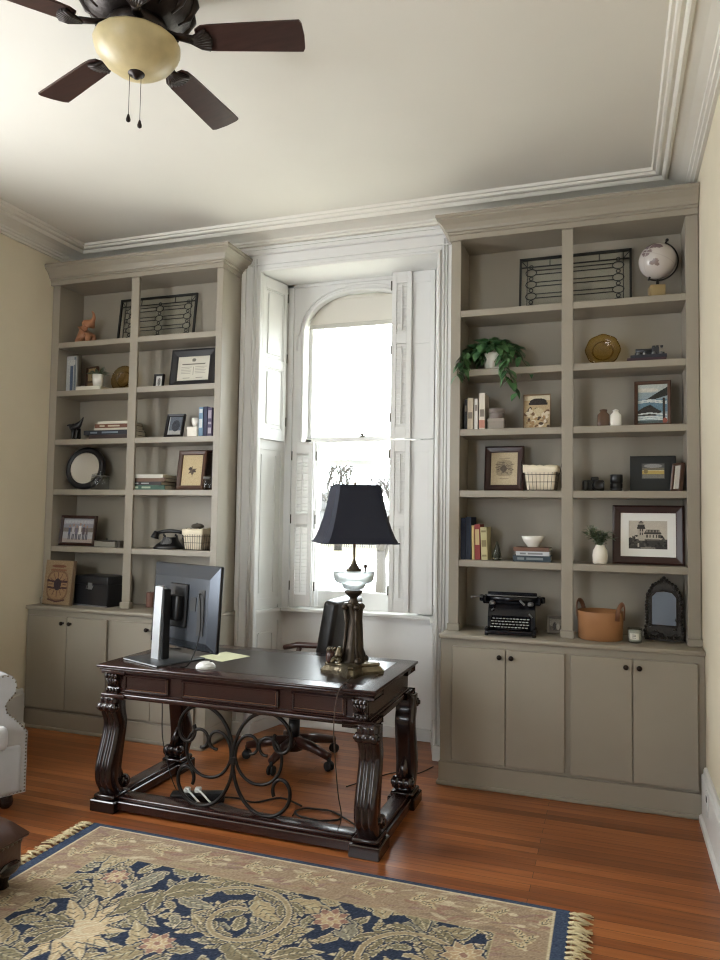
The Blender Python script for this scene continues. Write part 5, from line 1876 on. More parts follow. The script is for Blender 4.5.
framed('framed_photograph', 'dark frame standing half hidden behind the botanical print', 'picture frame', -1.030, 0.185, Z4, 0.18, 0.305, 0.022, M['darkframe'], p_blank, rz=0.0, tilt=0.10)
t = thing('glass_jar', 'small plain clear jar at the corner of the botanical frame', 'jar', (-0.972, 0.06, Z4))
B().lathe([(0.030, 0), (0.034, 0.004), (0.034, 0.07), (0.028, 0.078), (0.028, 0.084)], n=28).build('body', M['clearjar'], t)
B().lathe([(0.030, 0.080), (0.031, 0.084), (0.031, 0.096), (0, 0.097)], n=24).build('lid', flat('dull_tin', 120, 118, 112, 0.3), t)

# ---- left bookcase, fifth shelf


def p_family(c, w, h):
    c.a[:] = np.array((176, 174, 178)) / 255
    c.rect(0, w, h * 0.62, h, (150, 150, 160)).rect(0, w, h * 0.45, h * 0.62, (128, 118, 112)).rect(0, w, 0, h * 0.18, (170, 156, 146))
    for i in range(10):
        c.ell(w * (0.05 + i * 0.1), h * 0.85, w * 0.09, h * 0.08, (196, 196, 202), al=0.6)
    for x, hh, col in ((0.22, 0.62, (84, 92, 120)), (0.34, 0.66, (190, 184, 190)), (0.45, 0.6, (120, 110, 130)), (0.56, 0.7, (226, 222, 218)), (0.68, 0.64, (92, 80, 88)), (0.78, 0.6, (110, 96, 98))):
        c.rect(w * (x - 0.04), w * (x + 0.04), h * 0.34, h * hh, col).rect(w * (x - 0.035), w * (x - 0.005), h * 0.14, h * 0.36, (72, 70, 86)).rect(w * (x + 0.005), w * (x + 0.035), h * 0.14, h * 0.36, (72, 70, 86))
        c.ell(w * x, h * (hh + 0.06), w * 0.025, h * 0.055, (172, 134, 116))
    c.grain(0.02)


framed('framed_photograph', 'dark framed group photograph of people standing in a row', 'picture frame', -2.135, 0.075, Z5, 0.335, 0.235, 0.024, M['darkframe'], p_family, rz=0.0, tilt=0.12)
t = thing('metal_desk_box', 'low grey metal box with a small lid handle beside the group photograph', 'box', (-1.835, 0.09, Z5), -0.05)
B().box(-0.11, 0.09, -0.04, 0.05, 0, 0.045, 0.004).build('box', flat('grey_tin', 142, 136, 124, 0.4), t)
B().box(-0.112, 0.092, -0.042, 0.052, 0.040, 0.05, 0.003).cyl((-0.02, 0, 0.05), (-0.02, 0, 0.064), 0.006).box(0.09, 0.118, -0.02, 0.03, 0.0, 0.05, 0.004).build('lid', flat('dark_tin', 78, 72, 66, 0.4), t)
t = thing('rotary_telephone', 'black rotary telephone on the fifth shelf', 'telephone', (-1.310, 0.10, Z5), 0.15)
b = B()
vs, fs = [], []
lv = [(0.105, 0.085, 0.0, 0), (0.108, 0.088, 0.012, 0), (0.092, 0.075, 0.03, 0.006), (0.06, 0.052, 0.06, 0.02), (0.052, 0.04, 0.085, 0.026)]
loft(b, [(a, c_, z, 0, o, 0) for a, c_, z, o in lv], 28, 3.0)
b.build('body', M['blackp'], t)
b = B()
b.M = Matrix.Translation((0, -0.042, 0.052)) @ Matrix.Rotation(math.radians(58), 4, 'X')
b.lathe([(0, 0), (0.042, 0.0), (0.042, 0.006), (0.014, 0.008), (0, 0.009)], n=28)
for k in range(10):
    a = 0.5 + k * 0.52
    b.lathe([(0.0062, 0.0055), (0.0062, 0.0085), (0, 0.0085)], (0.031 * math.cos(a), 0.031 * math.sin(a), 0), 8)
b.build('dial', flat('dial_metal', 96, 96, 98, 0.3), t)
b = B()
for s in (-1, 1):
    b.tube([(s * 0.045, 0.03, 0.08), (s * 0.05, 0.03, 0.10)], 0.008, 8)
    b.tube([(s * 0.045, 0.012, 0.095), (s * 0.048, 0.012, 0.112)], 0.006, 8)
b.build('cradle', M['blackp'], t)
b = B()
b.tube([(-0.11, 0.03, 0.117), (-0.06, 0.03, 0.128), (0, 0.03, 0.132), (0.06, 0.03, 0.128), (0.11, 0.03, 0.117)], [0.014, 0.013, 0.014, 0.013, 0.014], 12)
for s in (-1, 1):
    b.tube([(s * 0.108, 0.03, 0.125), (s * 0.122, 0.026, 0.095), (s * 0.126, 0.022, 0.075)], [0.022, 0.026, 0.033], 14)
b.build('handset', M['blackp'], t)
b = B().tube(smooth_path([(0.12, 0.03, 0.07), (0.15, 0.02, 0.03), (0.10, 0.07, 0.006), (0.05, 0.09, 0.006)]), 0.004, 6)
b.build('handset_cord', M['blackp'], t)


def wire_basket(label, x, y, z, w, d, h, rz, extra):
    t = thing('wire_basket', label, 'basket', (x, y, z), rz, 'wire baskets with cloth liners')
    b = B()
    for f_, zz in ((0.84, 0.002), (0.90, h * 0.33), (0.96, h * 0.62)):
        p = [(sx * w / 2 * f_, sy * d / 2 * f_, zz + 0.002) for sx, sy in ((-1, -1), (1, -1), (1, 1), (-1, 1))]
        b.tube(p, 0.0018, 6, closed=True)
    for i in range(9):
        u = -1 + 2 * i / 8
        for s in (-1, 1):
            b.tube([(u * w / 2 * 0.84, s * d / 2 * 0.84, 0.003), (u * w / 2 * 0.99, s * d / 2 * 0.99, h * 0.8)], 0.0013, 5)
    for i in range(5):
        u = -1 + 2 * i / 4
        for s in (-1, 1):
            b.tube([(s * w / 2 * 0.84, u * d / 2 * 0.84, 0.003), (s * w / 2 * 0.99, u * d / 2 * 0.99, h * 0.8)], 0.0013, 5)
    b.build('wire_frame', M['wire'], t)
    b = B()
    lo = []
    rs_ = random.Random(int(w * 1000))
    for k_, (f_, zz) in enumerate(((0.80, 0.004), (0.86, h * 0.35), (0.93, h * 0.75), (0.97, h * 0.96), (1.03, h), (1.045, h * 0.86), (1.03, h * 0.72))):
        pts = []
        for sx0, sy0, sx1, sy1 in ((-1, -1, 1, -1), (1, -1, 1, 1), (1, 1, -1, 1), (-1, 1, -1, -1)):
            for j in range(10):
                u = j / 10
                wob = 1 + 0.012 * math.sin(u * 19 + k_ * 1.1 + sx0)
                pts.append(((sx0 + (sx1 - sx0) * u) * w / 2 * f_ * wob, (sy0 + (sy1 - sy0) * u) * d / 2 * f_ * wob, zz + (rs_.uniform(-0.004, 0.004) if k_ > 2 else 0)))
        lo.append(pts)
    n = 40
    fs = [(i * n + j, i * n + (j + 1) % n, (i + 1) * n + (j + 1) % n, (i + 1) * n + j) for i in range(6) for j in range(n)] + [list(range(n))]
    b.add([p for l in lo for p in l], fs, True)
    b.build('cloth_liner', M['linen'], t)
    extra(t)


def ex_a(t):
    b = B().ball((0.0, 0.0, 0.172), 0.05, 0.04, 0.022, 12, 6).tube([(-0.05, 0.0, 0.165), (0, -0.01, 0.195), (0.05, 0.0, 0.165)], 0.004, 6)
    b.build('contents', flat('dark_twigs', 78, 70, 58), t)


def ex_b(t):
    b = B()
    for s in (-1, 1):
        b.tube([(s * 0.112, -0.035, 0.10), (s * 0.124, -0.03, 0.165), (s * 0.126, 0.0, 0.185), (s * 0.124, 0.03, 0.165), (s * 0.112, 0.035, 0.10)], 0.0028, 6)
        b.tube([(s * 0.121, -0.03, 0.02), (s * 0.123, -0.045, 0.06), (s * 0.120, -0.03, 0.10)], 0.003, 6)
    b.build('handle', M['wire'], t)


wire_basket('wire basket with a cream cloth liner beside the black telephone', -1.062, 0.09, Z5, 0.165, 0.14, 0.155, 0.0, ex_a)

# ---- left cabinet top
t = thing('vintage_book', 'large tan antique book standing with its dark ornamented cover outward', 'book', (-2.165, -0.085, ZB + 0.004), -0.06, rx=-0.10)
B().box(-0.135, 0.135, 0, 0.035, 0, 0.335, 0.003).build('cover', flat('tan_cover', 140, 114, 86), t)
c = Canvas(0.262, 0.325, 0.0035, (150, 124, 92))
c.ell(0.131, 0.285, 0.07, 0.012, (120, 70, 48)).line([(0.06, 0.255), (0.2, 0.258)], 0.014, (136, 88, 60))
c.ell(0.131, 0.14, 0.105, 0.115, (128, 94, 66), power=3).ell(0.131, 0.14, 0.092, 0.1, (158, 122, 84), power=3)
c.line([(0.035, 0.175), (0.1, 0.17), (0.22, 0.172)], 0.016, (70, 38, 44)).line([(0.04, 0.125), (0.1, 0.12), (0.22, 0.124)], 0.014, (70, 38, 44)).ell(0.131, 0.148, 0.035, 0.045, (48, 34, 44))
for i in range(12):
    a = 2 * PI * i / 12
    c.line([(0.131 + 0.05 * math.cos(a), 0.148 + 0.05 * math.sin(a)), (0.131 + 0.085 * math.cos(a), 0.148 + 0.09 * math.sin(a))], 0.006, (104, 66, 54))
c.line([(0.05, 0.035), (0.131, 0.02), (0.21, 0.035)], 0.012, (84, 50, 48)).grain(0.03)
c.mesh('cover_print', M['painted'], t, (-0.131, -0.001, 0.005))
t = thing('metal_chest', 'black metal chest with a hinged lid on the cabinet top', 'chest', (-1.895, 0.10, ZB), -0.13)
B().box(-0.17, 0.17, -0.11, 0.11, 0, 0.165, 0.004).build('box', flat('black_enamel', 36, 36, 40, 0.32), t)
B().box(-0.174, 0.174, -0.114, 0.114, 0.160, 0.225, 0.008, 2).build('lid', M['black_enamel'], t)
b = B().box(-0.02, 0.02, -0.120, -0.112, 0.125, 0.175, 0.002)
b.tube([(-0.03, -0.116, 0.155), (-0.03, -0.126, 0.135), (0.03, -0.126, 0.135), (0.03, -0.116, 0.155)], 0.003, 6)
b.build('latch', flat('worn_steel', 120, 120, 122, 0.3), t)
B().box(-0.172, 0.172, -0.113, -0.108, 0.0, 0.010).build('bottom_rail', M['worn_steel'], t)
t = thing('terracotta_candle', 'small terracotta-coloured pillar standing half hidden behind the monitor', 'ornament', (-1.49, 0.15, ZB))
B().lathe([(0.030, 0), (0.032, 0.004), (0.032, 0.105), (0.028, 0.110), (0, 0.108)], n=24).build('body', flat('terracotta', 124, 82, 68), t)
B().cyl((0, 0, 0.107), (0.001, 0, 0.118), 0.0015, n=6).build('wick', M['rubber'], t)

# ---- right bookcase, top shelf
t = thing('globe', 'pale desk globe tilted on a square golden base', 'globe', (2.045, 0.10, Z1), 0.15)
b = B().box(-0.043, 0.043, -0.043, 0.043, 0, 0.082, 0.006, 2)
b.build('base', flat('gilt_wood', 160, 134, 86, 0.4), t)
b = B()
ax = Vector((math.sin(0.42), 0, math.cos(0.42)))
cg = Vector((0.005, 0, 0.235))
pts = []
for i in range(25):
    a = -0.08 - PI * 1.0 * i / 24 + PI / 2 - 0.42 + 0.08
    pts.append((cg.x + 0.118 * math.cos(a), 0, cg.z + 0.118 * math.sin(a)))
b.tube(pts, 0.005, 8)
b.cyl((0.005, 0, 0.08), (0.005, 0, 0.122), 0.010, 0.007)
b.cyl(tuple(cg + ax * 0.104), tuple(cg + ax * 0.135), 0.006)
b.ball(tuple(cg + ax * 0.138), 0.010, n=8, m=6)
b.cyl(tuple(cg - ax * 0.104), tuple(cg - ax * 0.126), 0.006)
b.build('meridian_arm', M['iron'], t)
gc = Canvas(2 * PI, PI, 0.045, (200, 190, 182))
gr = np.random.RandomState(12)
for cx, cy, rx, ry, col in ((1.0, 2.0, 0.45, 0.35, (172, 148, 140)), (1.3, 1.2, 0.22, 0.5, (164, 140, 136)), (3.2, 1.6, 0.35, 0.5, (160, 138, 140)), (3.4, 2.25, 0.5, 0.3, (176, 150, 140)), (4.6, 2.2, 0.8, 0.4, (156, 132, 138)), (5.4, 1.1, 0.3, 0.2, (168, 146, 140)), (4.7, 1.6, 0.3, 0.25, (166, 142, 142))):
    for k in range(9):
        gc.ell(cx + gr.normal(0, rx * 0.45), cy + gr.normal(0, ry * 0.4), rx * 0.5, ry * 0.5, tuple(np.array(col) * 0.82 + gr.randint(-8, 8)))
for i in range(1, 12):
    gc.line([(i * 2 * PI / 12, 0), (i * 2 * PI / 12, PI)], 0.02, (188, 178, 170))
for i in range(1, 6):
    gc.line([(0, i * PI / 6), (2 * PI, i * PI / 6)], 0.02, (188, 178, 170))


def wrap(co):
    lo, la = co[:, 0], co[:, 2] - PI / 2
    R_ = 0.105
    x, y, z = R_ * np.cos(la) * np.cos(lo - 0.9), R_ * np.cos(la) * np.sin(lo - 0.9), R_ * np.sin(la)
    c_, s_ = math.cos(0.42), math.sin(0.42)
    return np.stack([x * c_ + z * s_ + cg.x, y, -x * s_ + z * c_ + cg.z], 1)


o = gc.mesh('sphere', mat_attr('globe_print', 0.25, 0.5), t, (0, 0, 0), warp=wrap)
o.data.polygons.foreach_set('use_smooth', [True] * len(o.data.polygons))

# ---- right bookcase, second shelf
t = thing('trailing_plant', 'trailing green plant in a white pot, vines hanging over the shelf edge', 'plant', (1.075, 0.10, Z2))
B().lathe([(0.045, 0), (0.055, 0.01), (0.066, 0.085), (0.068, 0.11), (0.060, 0.11), (0.058, 0.09), (0, 0.09)], n=28).build('pot', M['ceramic'], t)
b, sb = B(), B()
rs = random.Random(21)
for i in range(150):
    a = rs.uniform(0, 2 * PI)
    r0 = rs.uniform(0.03, 0.16)
    p = (r0 * math.cos(a) * 1.05 - 0.01, min(r0 * math.sin(a) * 0.55, 0.07), 0.175 - 0.55 * abs(r0 - 0.05) + rs.uniform(-0.01, 0.03))
    if abs(p[0]) < 0.03 and p[1] < 0 and p[2] < 0.105:
        continue
    d_ = (math.cos(a) * 0.8 + rs.uniform(-0.3, 0.3), -abs(math.sin(a)) * 0.5 - 0.15 if p[1] < 0.03 else 0.1, rs.uniform(-0.9, 0.5))
    leafmesh(b, p, d_, rs.uniform(0.06, 0.085), rs.uniform(0.05, 0.068), 0.35)


def vine(pts, n):
    pts = smooth_path(pts, 8)
    sb.tube(pts, 0.0022, 5)
    for i in range(n):
        p = pts[int((i + 0.6) / n * (len(pts) - 1))]
        a = rs.uniform(0, 2 * PI)
        leafmesh(b, p, (math.cos(a) * 0.8, -0.3 + 0.15 * math.sin(a), rs.uniform(-1.0, -0.35)), rs.uniform(0.055, 0.075), rs.uniform(0.042, 0.055), 0.4)


vine([(0.05, -0.03, 0.11), (0.09, -0.10, 0.09), (0.11, -0.145, 0.02), (0.13, -0.15, -0.08), (0.165, -0.14, -0.18)], 20)
vine([(0.04, -0.03, 0.11), (0.075, -0.11, 0.08), (0.085, -0.145, 0.0), (0.10, -0.145, -0.07)], 14)
vine([(-0.05, -0.02, 0.11), (-0.13, -0.08, 0.13), (-0.19, -0.135, 0.05), (-0.205, -0.145, -0.05)], 20)
vine([(-0.05, -0.02, 0.11), (-0.14, -0.07, 0.14), (-0.16, -0.14, 0.06), (-0.17, -0.145, -0.02)], 15)
vine([(0.05, 0.0, 0.11), (0.12, -0.02, 0.15), (0.17, -0.03, 0.08), (0.21, -0.03, 0.02), (0.25, -0.04, 0.012)], 9)
vine([(-0.05, 0.0, 0.11), (-0.10, -0.02, 0.17), (-0.15, -0.03, 0.12)], 8)
b.build('foliage', M['leaf'], t)
sb.build('vine_stems', M['stem'], t)
t = thing('amber_plate', 'scalloped amber glass plate standing on edge beside a dark stack', 'plate', (1.738, 0.15, Z2 + 0.001), 0, rx=-0.18)
b = B()
b.M = Matrix.Translation((0, 0, 0.104)) @ Matrix.Rotation(PI / 2, 4, 'X')
b.lathe([(0, 0.0), (0.058, 0.0), (0.068, 0.010), (0.102, 0.020), (0.102, 0.025), (0.066, 0.016), (0.056, 0.006), (0, 0.006)], n=48, flute=8, fa=0.025)
amber = mat_thin_glass('amber_glass', (0.78, 0.66, 0.36))
b.tube([(0.060 * math.cos(2 * PI * j / 30), 0.060 * math.sin(2 * PI * j / 30), 0.006) for j in range(30)], 0.004, 6, closed=True)
b.tube([(0.101 * math.cos(2 * PI * j / 36) * (1 + 0.025 * math.cos(16 * PI * j / 36)), 0.101 * math.sin(2 * PI * j / 36) * (1 + 0.025 * math.cos(16 * PI * j / 36)), 0.022) for j in range(36)], 0.0035, 6, closed=True)
b.build('plate', amber, t)
G = 'dark books lying on the second shelf'
book_flat('lower dark plum book of the pair near the amber plate', 1.985, 0.03, Z2, 0.215, 0.020, 0.15, flat('plum_cover', 66, 38, 48), G, 0.03)
book_flat('upper dark navy book of the pair near the amber plate', 1.995, 0.035, Z2 + 0.0204, 0.20, 0.018, 0.14, flat('ink_navy_cover', 38, 40, 52), G, -0.03)
t = thing('model_locomotive', 'small dark metal ornament lying on the pair of dark books', 'ornament', (1.995, 0.085, Z2 + 0.0390))
b = B().box(-0.075, 0.09, -0.02, 0.02, 0.008, 0.018, 0.002)
b.cyl((-0.07, 0, 0.032), (0.02, 0, 0.032), 0.014, n=14)
b.box(0.02, 0.06, -0.018, 0.018, 0.016, 0.052, 0.003)
for x in (0.03, 0.05, 0.075):
    b.cyl((x, -0.01, 0.045), (x, -0.01, 0.058), 0.007, 0.009, n=10)
b.build('body', flat('gunmetal', 52, 54, 60, 0.3), t)
b = B()
for x in (-0.055, -0.02, 0.03, 0.07):
    for y in (-0.022, 0.022):
        b.M = Matrix.Translation((x, y, 0.011)) @ Matrix.Rotation(PI / 2, 4, 'X')
        b.lathe([(0, -0.003), (0.011, -0.003), (0.011, 0.003), (0, 0.003)], n=14)
b.M = Matrix()
b.build('wheel', M['worn_steel'], t)

# ---- right bookcase, third shelf
G = 'upright books beside the grey boxes'
for lab, x, th, h, col in (('thin dark upright book at the case side on the third shelf', 0.909, 0.016, 0.195, (48, 46, 54)),
                           ('cream upright book next to the thin dark one', 0.938, 0.036, 0.203, (206, 190, 166)),
                           ('white upright book between the cream one and the tallest one', 0.976, 0.022, 0.198, (214, 208, 198)),
                           ('tallest upright book, white spine with a pink foot, beside the grey boxes', 1.013, 0.036, 0.232, (218, 208, 192))):
    o = book_up(lab, x, 0.045, Z3, th, h, 0.15, flat('cover_%d_%d_%d' % col, *col), G, band=(flat('ink_grey', 130, 118, 108), [(0.35, 0.55)] if th > 0.03 else [(0.6, 0.8)]))
    if h > 0.22:
        B().box(-th * 0.5, th * 0.5, -0.0046, -0.002, 0.01, 0.06).build('spine_foot', flat('pink_foot', 198, 130, 110), o)
t = thing('linen_box', 'square grey box under a round grey box', 'box', (1.10, 0.085, Z3))
B().box(-0.050, 0.050, -0.045, 0.045, 0, 0.055, 0.003).build('box', flat('warm_grey_card', 150, 140, 128), t)
B().box(-0.052, 0.052, -0.047, 0.047, 0.048, 0.068, 0.003).build('lid', flat('warm_grey_lid', 158, 148, 136), t)
t = thing('round_box', 'round grey box on top of the square grey box', 'box', (1.10, 0.085, Z3 + 0.0686))
B().lathe([(0.046, 0), (0.047, 0.004), (0.047, 0.042), (0, 0.042)], n=30).build('box', flat('mauve_grey', 132, 120, 114), t)
B().lathe([(0.049, 0.036), (0.049, 0.062), (0.046, 0.066), (0, 0.066)], n=30).build('lid', M['mauve_grey'], t)


def p_floral(c, w, h):
    c.a[:] = np.array((192, 166, 124)) / 255
    c.rect(0, w, h * 0.84, h, (212, 200, 172)).ell(w * 0.55, h * 0.80, w * 0.32, h * 0.10, (44, 36, 34)).rect(w * 0.2, w * 0.9, h * 0.70, h * 0.77, (44, 36, 34))
    rs_ = random.Random(8)
    for i in range(46):
        c.ell(rs_.uniform(0.05, 0.95) * w, rs_.uniform(0.03, 0.62) * h, rs_.uniform(0.006, 0.016), rs_.uniform(0.006, 0.014), rs_.choice([(78, 58, 44), (120, 84, 56), (222, 206, 176), (170, 132, 88), (226, 214, 190)]))
    c.leaf(w * 0.55, h * 0.62, w * 0.55, h * 0.35, 0.03, (206, 186, 146)).grain(0.03)


framed('decorative_plaque', 'small square picture of flowers with a dark emblem above', 'plaque', 1.347, 0.085, Z3, 0.168, 0.222, 0.006, flat('plaque_edge', 150, 122, 92), p_floral, rz=0.03, tilt=0.12, cell=0.003)
t = thing('ginger_jar', 'brown glazed jar beside a white jar', 'jar', (1.742, 0.10, Z3))
loft(bb := B(), [(0.034, 0.034, 0, 0, 0, 0), (0.036, 0.036, 0.01, 0, 0, 0), (0.035, 0.035, 0.075, 0, 0, 0), (0.020, 0.020, 0.092, 0, 0, 0), (0.019, 0.019, 0.10, 0, 0, 0)], 24, 5.0)
bb.build('body', flat('brown_glaze', 104, 76, 58, 0.25), t)
B().lathe([(0.022, 0.10), (0.022, 0.108), (0.006, 0.112), (0, 0.114)], n=18).build('lid', M['brown_glaze'], t)
t = thing('ginger_jar', 'white glazed jar beside a brown jar', 'jar', (1.812, 0.10, Z3))
loft(bb := B(), [(0.030, 0.030, 0, 0, 0, 0), (0.033, 0.033, 0.01, 0, 0, 0), (0.032, 0.032, 0.072, 0, 0, 0), (0.018, 0.018, 0.088, 0, 0, 0), (0.015, 0.015, 0.098, 0, 0, 0)], 24, 5.0)
bb.build('body', M['ceramic'], t)
B().lathe([(0.018, 0.098), (0.018, 0.104), (0.005, 0.108), (0, 0.110)], n=18).build('lid', M['ceramic'], t)


def p_sea(c, w, h):
    c.a[:] = np.array((150, 168, 176)) / 255
    c.rect(0, w, h * 0.78, h, (190, 196, 190)).ell(w * 0.3, h * 0.85, w * 0.4, h * 0.05, (214, 210, 196)).rect(0, w, h * 0.3, h * 0.62, (100, 134, 154))
    c.poly([(w, h * 0.92), (w * 0.75, h * 0.82), (w * 0.4, h * 0.66), (w * 0.25, h * 0.60), (w * 0.6, h * 0.62), (w, h * 0.70)], (44, 46, 42))
    c.poly([(0, h * 0.32), (w * 0.2, h * 0.42), (w * 0.42, h * 0.48), (w * 0.62, h * 0.38), (w * 0.8, h * 0.3), (w * 0.6, h * 0.2), (0, h * 0.2)], (54, 50, 46))
    for i, zz in enumerate((0.53, 0.57, 0.16, 0.11, 0.24)):
        c.line([(w * 0.02, h * zz), (w * 0.4, h * (zz + 0.03)), (w * 0.95, h * (zz - 0.02))], 0.008, (212, 218, 216))
    c.rect(0, w, 0, h * 0.09, (90, 104, 104)).line([(w * 0.88, 0), (w * 0.86, h * 0.62)], 0.014, (54, 46, 40)).ell(w * 0.9, h * 0.08, 0.014, 0.016, (170, 88, 70)).grain(0.03)


framed('seascape_frame', 'brown-framed seascape painting with dark rocks and waves', 'picture frame', 2.020, 0.115, Z3, 0.205, 0.285, 0.020, M['walnutframe'], p_sea, rz=-0.05, tilt=0.16, cell=0.0035)

# ---- right bookcase, fourth shelf


def p_etch(c, w, h):
    c.a[:] = np.array((206, 186, 148)) / 255
    c.ell(w * 0.5, h * 0.52, w * 0.30, h * 0.24, (168, 150, 120), power=4)
    rs_ = random.Random(6)
    for i in range(60):
        x, z = rs_.uniform(0.26, 0.74) * w, rs_.uniform(0.36, 0.70) * h
        c.line([(x, z), (x + rs_.uniform(-0.02, 0.02), z + rs_.uniform(-0.006, 0.006))], 0.004, (112, 98, 80))
    c.ell(w * 0.48, h * 0.5, w * 0.12, h * 0.10, (92, 80, 66)).line([(w * 0.3, h * 0.8), (w * 0.7, h * 0.81)], 0.004, (140, 124, 100)).line([(w * 0.35, h * 0.2), (w * 0.65, h * 0.2)], 0.003, (150, 134, 108)).grain(0.02)


framed('etching_frame', 'dark-framed small etching on aged paper beside the lined wire basket', 'picture frame', 1.136, 0.14, Z4, 0.248, 0.292, 0.040, M['darkframe'], p_etch, rz=-0.02, tilt=0.13)
wire_basket('wire basket with handles and a floral cloth liner beside the etching', 1.378, 0.09, Z4, 0.20, 0.15, 0.155, -0.05, ex_b)
t = thing('camera', 'black camera lying on the fourth shelf beside a camera lens', 'camera', (1.690, 0.10, Z4), 0.25)
b = B().box(-0.065, 0.055, -0.02, 0.025, 0.0, 0.068, 0.010, 2).box(-0.022, 0.022, -0.024, 0.02, 0.06, 0.088, 0.008, 2).box(-0.072, -0.040, -0.034, 0.02, 0.002, 0.066, 0.010, 2)
b.build('body', M['blackp'], t)
b = B()
b.M = Matrix.Translation((0.01, -0.02, 0.036)) @ Matrix.Rotation(PI / 2, 4, 'X')
b.lathe([(0.031, 0), (0.031, 0.012), (0.028, 0.016), (0.029, 0.05), (0.024, 0.05), (0.018, 0.042), (0, 0.040)], n=28)
b.build('lens', M['blackp'], t)
B().box(0.025, 0.054, -0.0225, -0.019, 0.045, 0.056, 0.001).build('badge', M['worn_steel'], t)
t = thing('camera_lens', 'black camera lens standing upright beside the camera', 'camera lens', (1.815, 0.10, Z4))
B().lathe([(0.034, 0), (0.035, 0.012), (0.032, 0.016), (0.032, 0.05), (0.036, 0.054), (0.036, 0.096), (0.033, 0.100), (0.030, 0.094), (0, 0.09)], n=32).build('barrel', M['blackp'], t)
B().lathe([(0.0335, 0.020), (0.0345, 0.022), (0.0345, 0.044), (0.0335, 0.046)], n=40, flute=20, fa=0.012).build('grip_ring', M['rubber'], t)
t = thing('photo_album', 'square black photo album with a landscape picture window', 'album', (2.022, 0.14, Z4 + 0.002), 0.0, rx=-0.06)
B().box(-0.128, 0.128, 0, 0.036, 0, 0.214, 0.004).box(-0.128, -0.122, -0.002, 0.0, 0, 0.214).build('cover', flat('charcoal_cloth', 28, 31, 31), t)
c = Canvas(0.122, 0.088, 0.002, (92, 92, 92))
c.rect(0, 0.122, 0.042, 0.062, (120, 112, 96)).ell(0.06, 0.075, 0.05, 0.012, (150, 150, 150)).rect(0, 0.122, 0.026, 0.046, (196, 166, 84)).rect(0, 0.122, 0, 0.022, (126, 122, 112)).rect(0, 0.122, 0.045, 0.048, (222, 204, 150)).ell(0.02, 0.042, 0.012, 0.014, (140, 120, 70)).grain(0.03)
c.mesh('cover_picture', M['painted'], t, (-0.060, -0.001, 0.078))
b = B()
for q in ((-0.064, 0.066, 0.074, 0.078), (-0.064, 0.066, 0.166, 0.170), (-0.064, -0.060, 0.074, 0.170), (0.062, 0.066, 0.074, 0.170)):
    b.box(q[0], q[1], -0.002, 0, q[2], q[3])
b.build('picture_rim', flat('dark_rim', 60, 60, 60), t)


def p_lean(c, w, h):
    c.a[:] = np.array((200, 192, 176)) / 255
    c.grain(0.02)


framed('framed_photograph', 'slim frame seen edge on beside the black photo album', 'picture frame', 2.135, 0.075, Z4, 0.11, 0.165, 0.014, M['walnutframe'], p_lean, rz=math.radians(-68), tilt=0.10, stand=False)

# ---- right bookcase, fifth shelf
G = 'upright books beside the little glass cone'
for lab, x, th, h, d, col, ln, bd in (('tall dark blue upright book at the case side on the fifth shelf', 0.897, 0.028, 0.262, 0.18, (34, 46, 74), 0.0, None),
                                      ('dark blue upright book between the tall blue and the slim yellow one', 0.930, 0.034, 0.268, 0.19, (40, 52, 78), 0.0, None),
                                      ('slim yellow-cream upright book in the leaning row', 0.963, 0.017, 0.215, 0.16, (204, 180, 116), -0.02, None),
                                      ('red upright book with a cream label in the leaning row', 0.992, 0.034, 0.222, 0.16, (150, 52, 50), -0.03, 1),
                                      ('pale olive upright book at the end of the leaning row', 1.034, 0.040, 0.205, 0.16, (196, 184, 134), -0.04, 2)):
    bd_ = None
    if bd == 1:
        bd_ = (flat('cream_label', 204, 178, 124), [(0.42, 0.86)])
    elif bd == 2:
        bd_ = (flat('olive_ink', 140, 126, 86), [(0.1, 0.16), (0.4, 0.6), (0.84, 0.9)])
    book_up(lab, x, 0.05, Z5, th, h, d, flat('cover_%d_%d_%d' % col, *col), G, ln, bd_)
t = thing('glass_cone', 'small dark glass tree-shaped ornament beside the olive book', 'ornament', (1.108, 0.07, Z5))
B().lathe([(0.026, 0), (0.028, 0.006), (0.012, 0.012), (0.028, 0.02), (0.022, 0.05), (0.014, 0.085), (0.006, 0.11), (0, 0.122)], n=20, flute=10, fa=0.06).build('cone', mat('smoky_glass', rgb(96, 100, 84), 0.08, trans=0.7), t)
B().lathe([(0.012, 0.022), (0.010, 0.06), (0.004, 0.09), (0, 0.095)], n=12).build('core', flat('dark_core', 38, 38, 30), t)
G = 'books under the white bowl'
z = Z5
for lab, w, th, dx, col, tx in (('dark teal bottom book of the stack under the white bowl', 0.226, 0.036, 0.0, (52, 68, 80), (120, 132, 138)),
                                ('pale grey middle book of the stack under the white bowl', 0.20, 0.026, 0.005, (200, 204, 210), (130, 134, 140)),
                                ('brown top book of the stack under the white bowl', 0.215, 0.024, -0.004, (112, 76, 58), None)):
    book_flat(lab, 1.325 + dx, 0.03, z, w, th, 0.17, flat('cover_%d_%d_%d' % col, *col), G, 0.02 * (1 if dx >= 0 else -1), (flat('ink_%d_%d_%d' % tx, *tx), [(0.12, 0.3), (0.36, 0.8)]) if tx else None)
    z += th + 0.0004
t = thing('bowl', 'white patterned bowl on top of a stack of three books', 'bowl', (1.325, 0.11, z))
B().lathe([(0.034, 0), (0.036, 0.008), (0.058, 0.035), (0.070, 0.068), (0.066, 0.068), (0.054, 0.037), (0.030, 0.012), (0, 0.010)], n=48, flute=24, fa=0.012).build('bowl', M['ceramic'], t)
t = thing('vase', 'white textured vase with eucalyptus sprigs before the large house picture', 'vase', (1.722, 0.055, Z5))
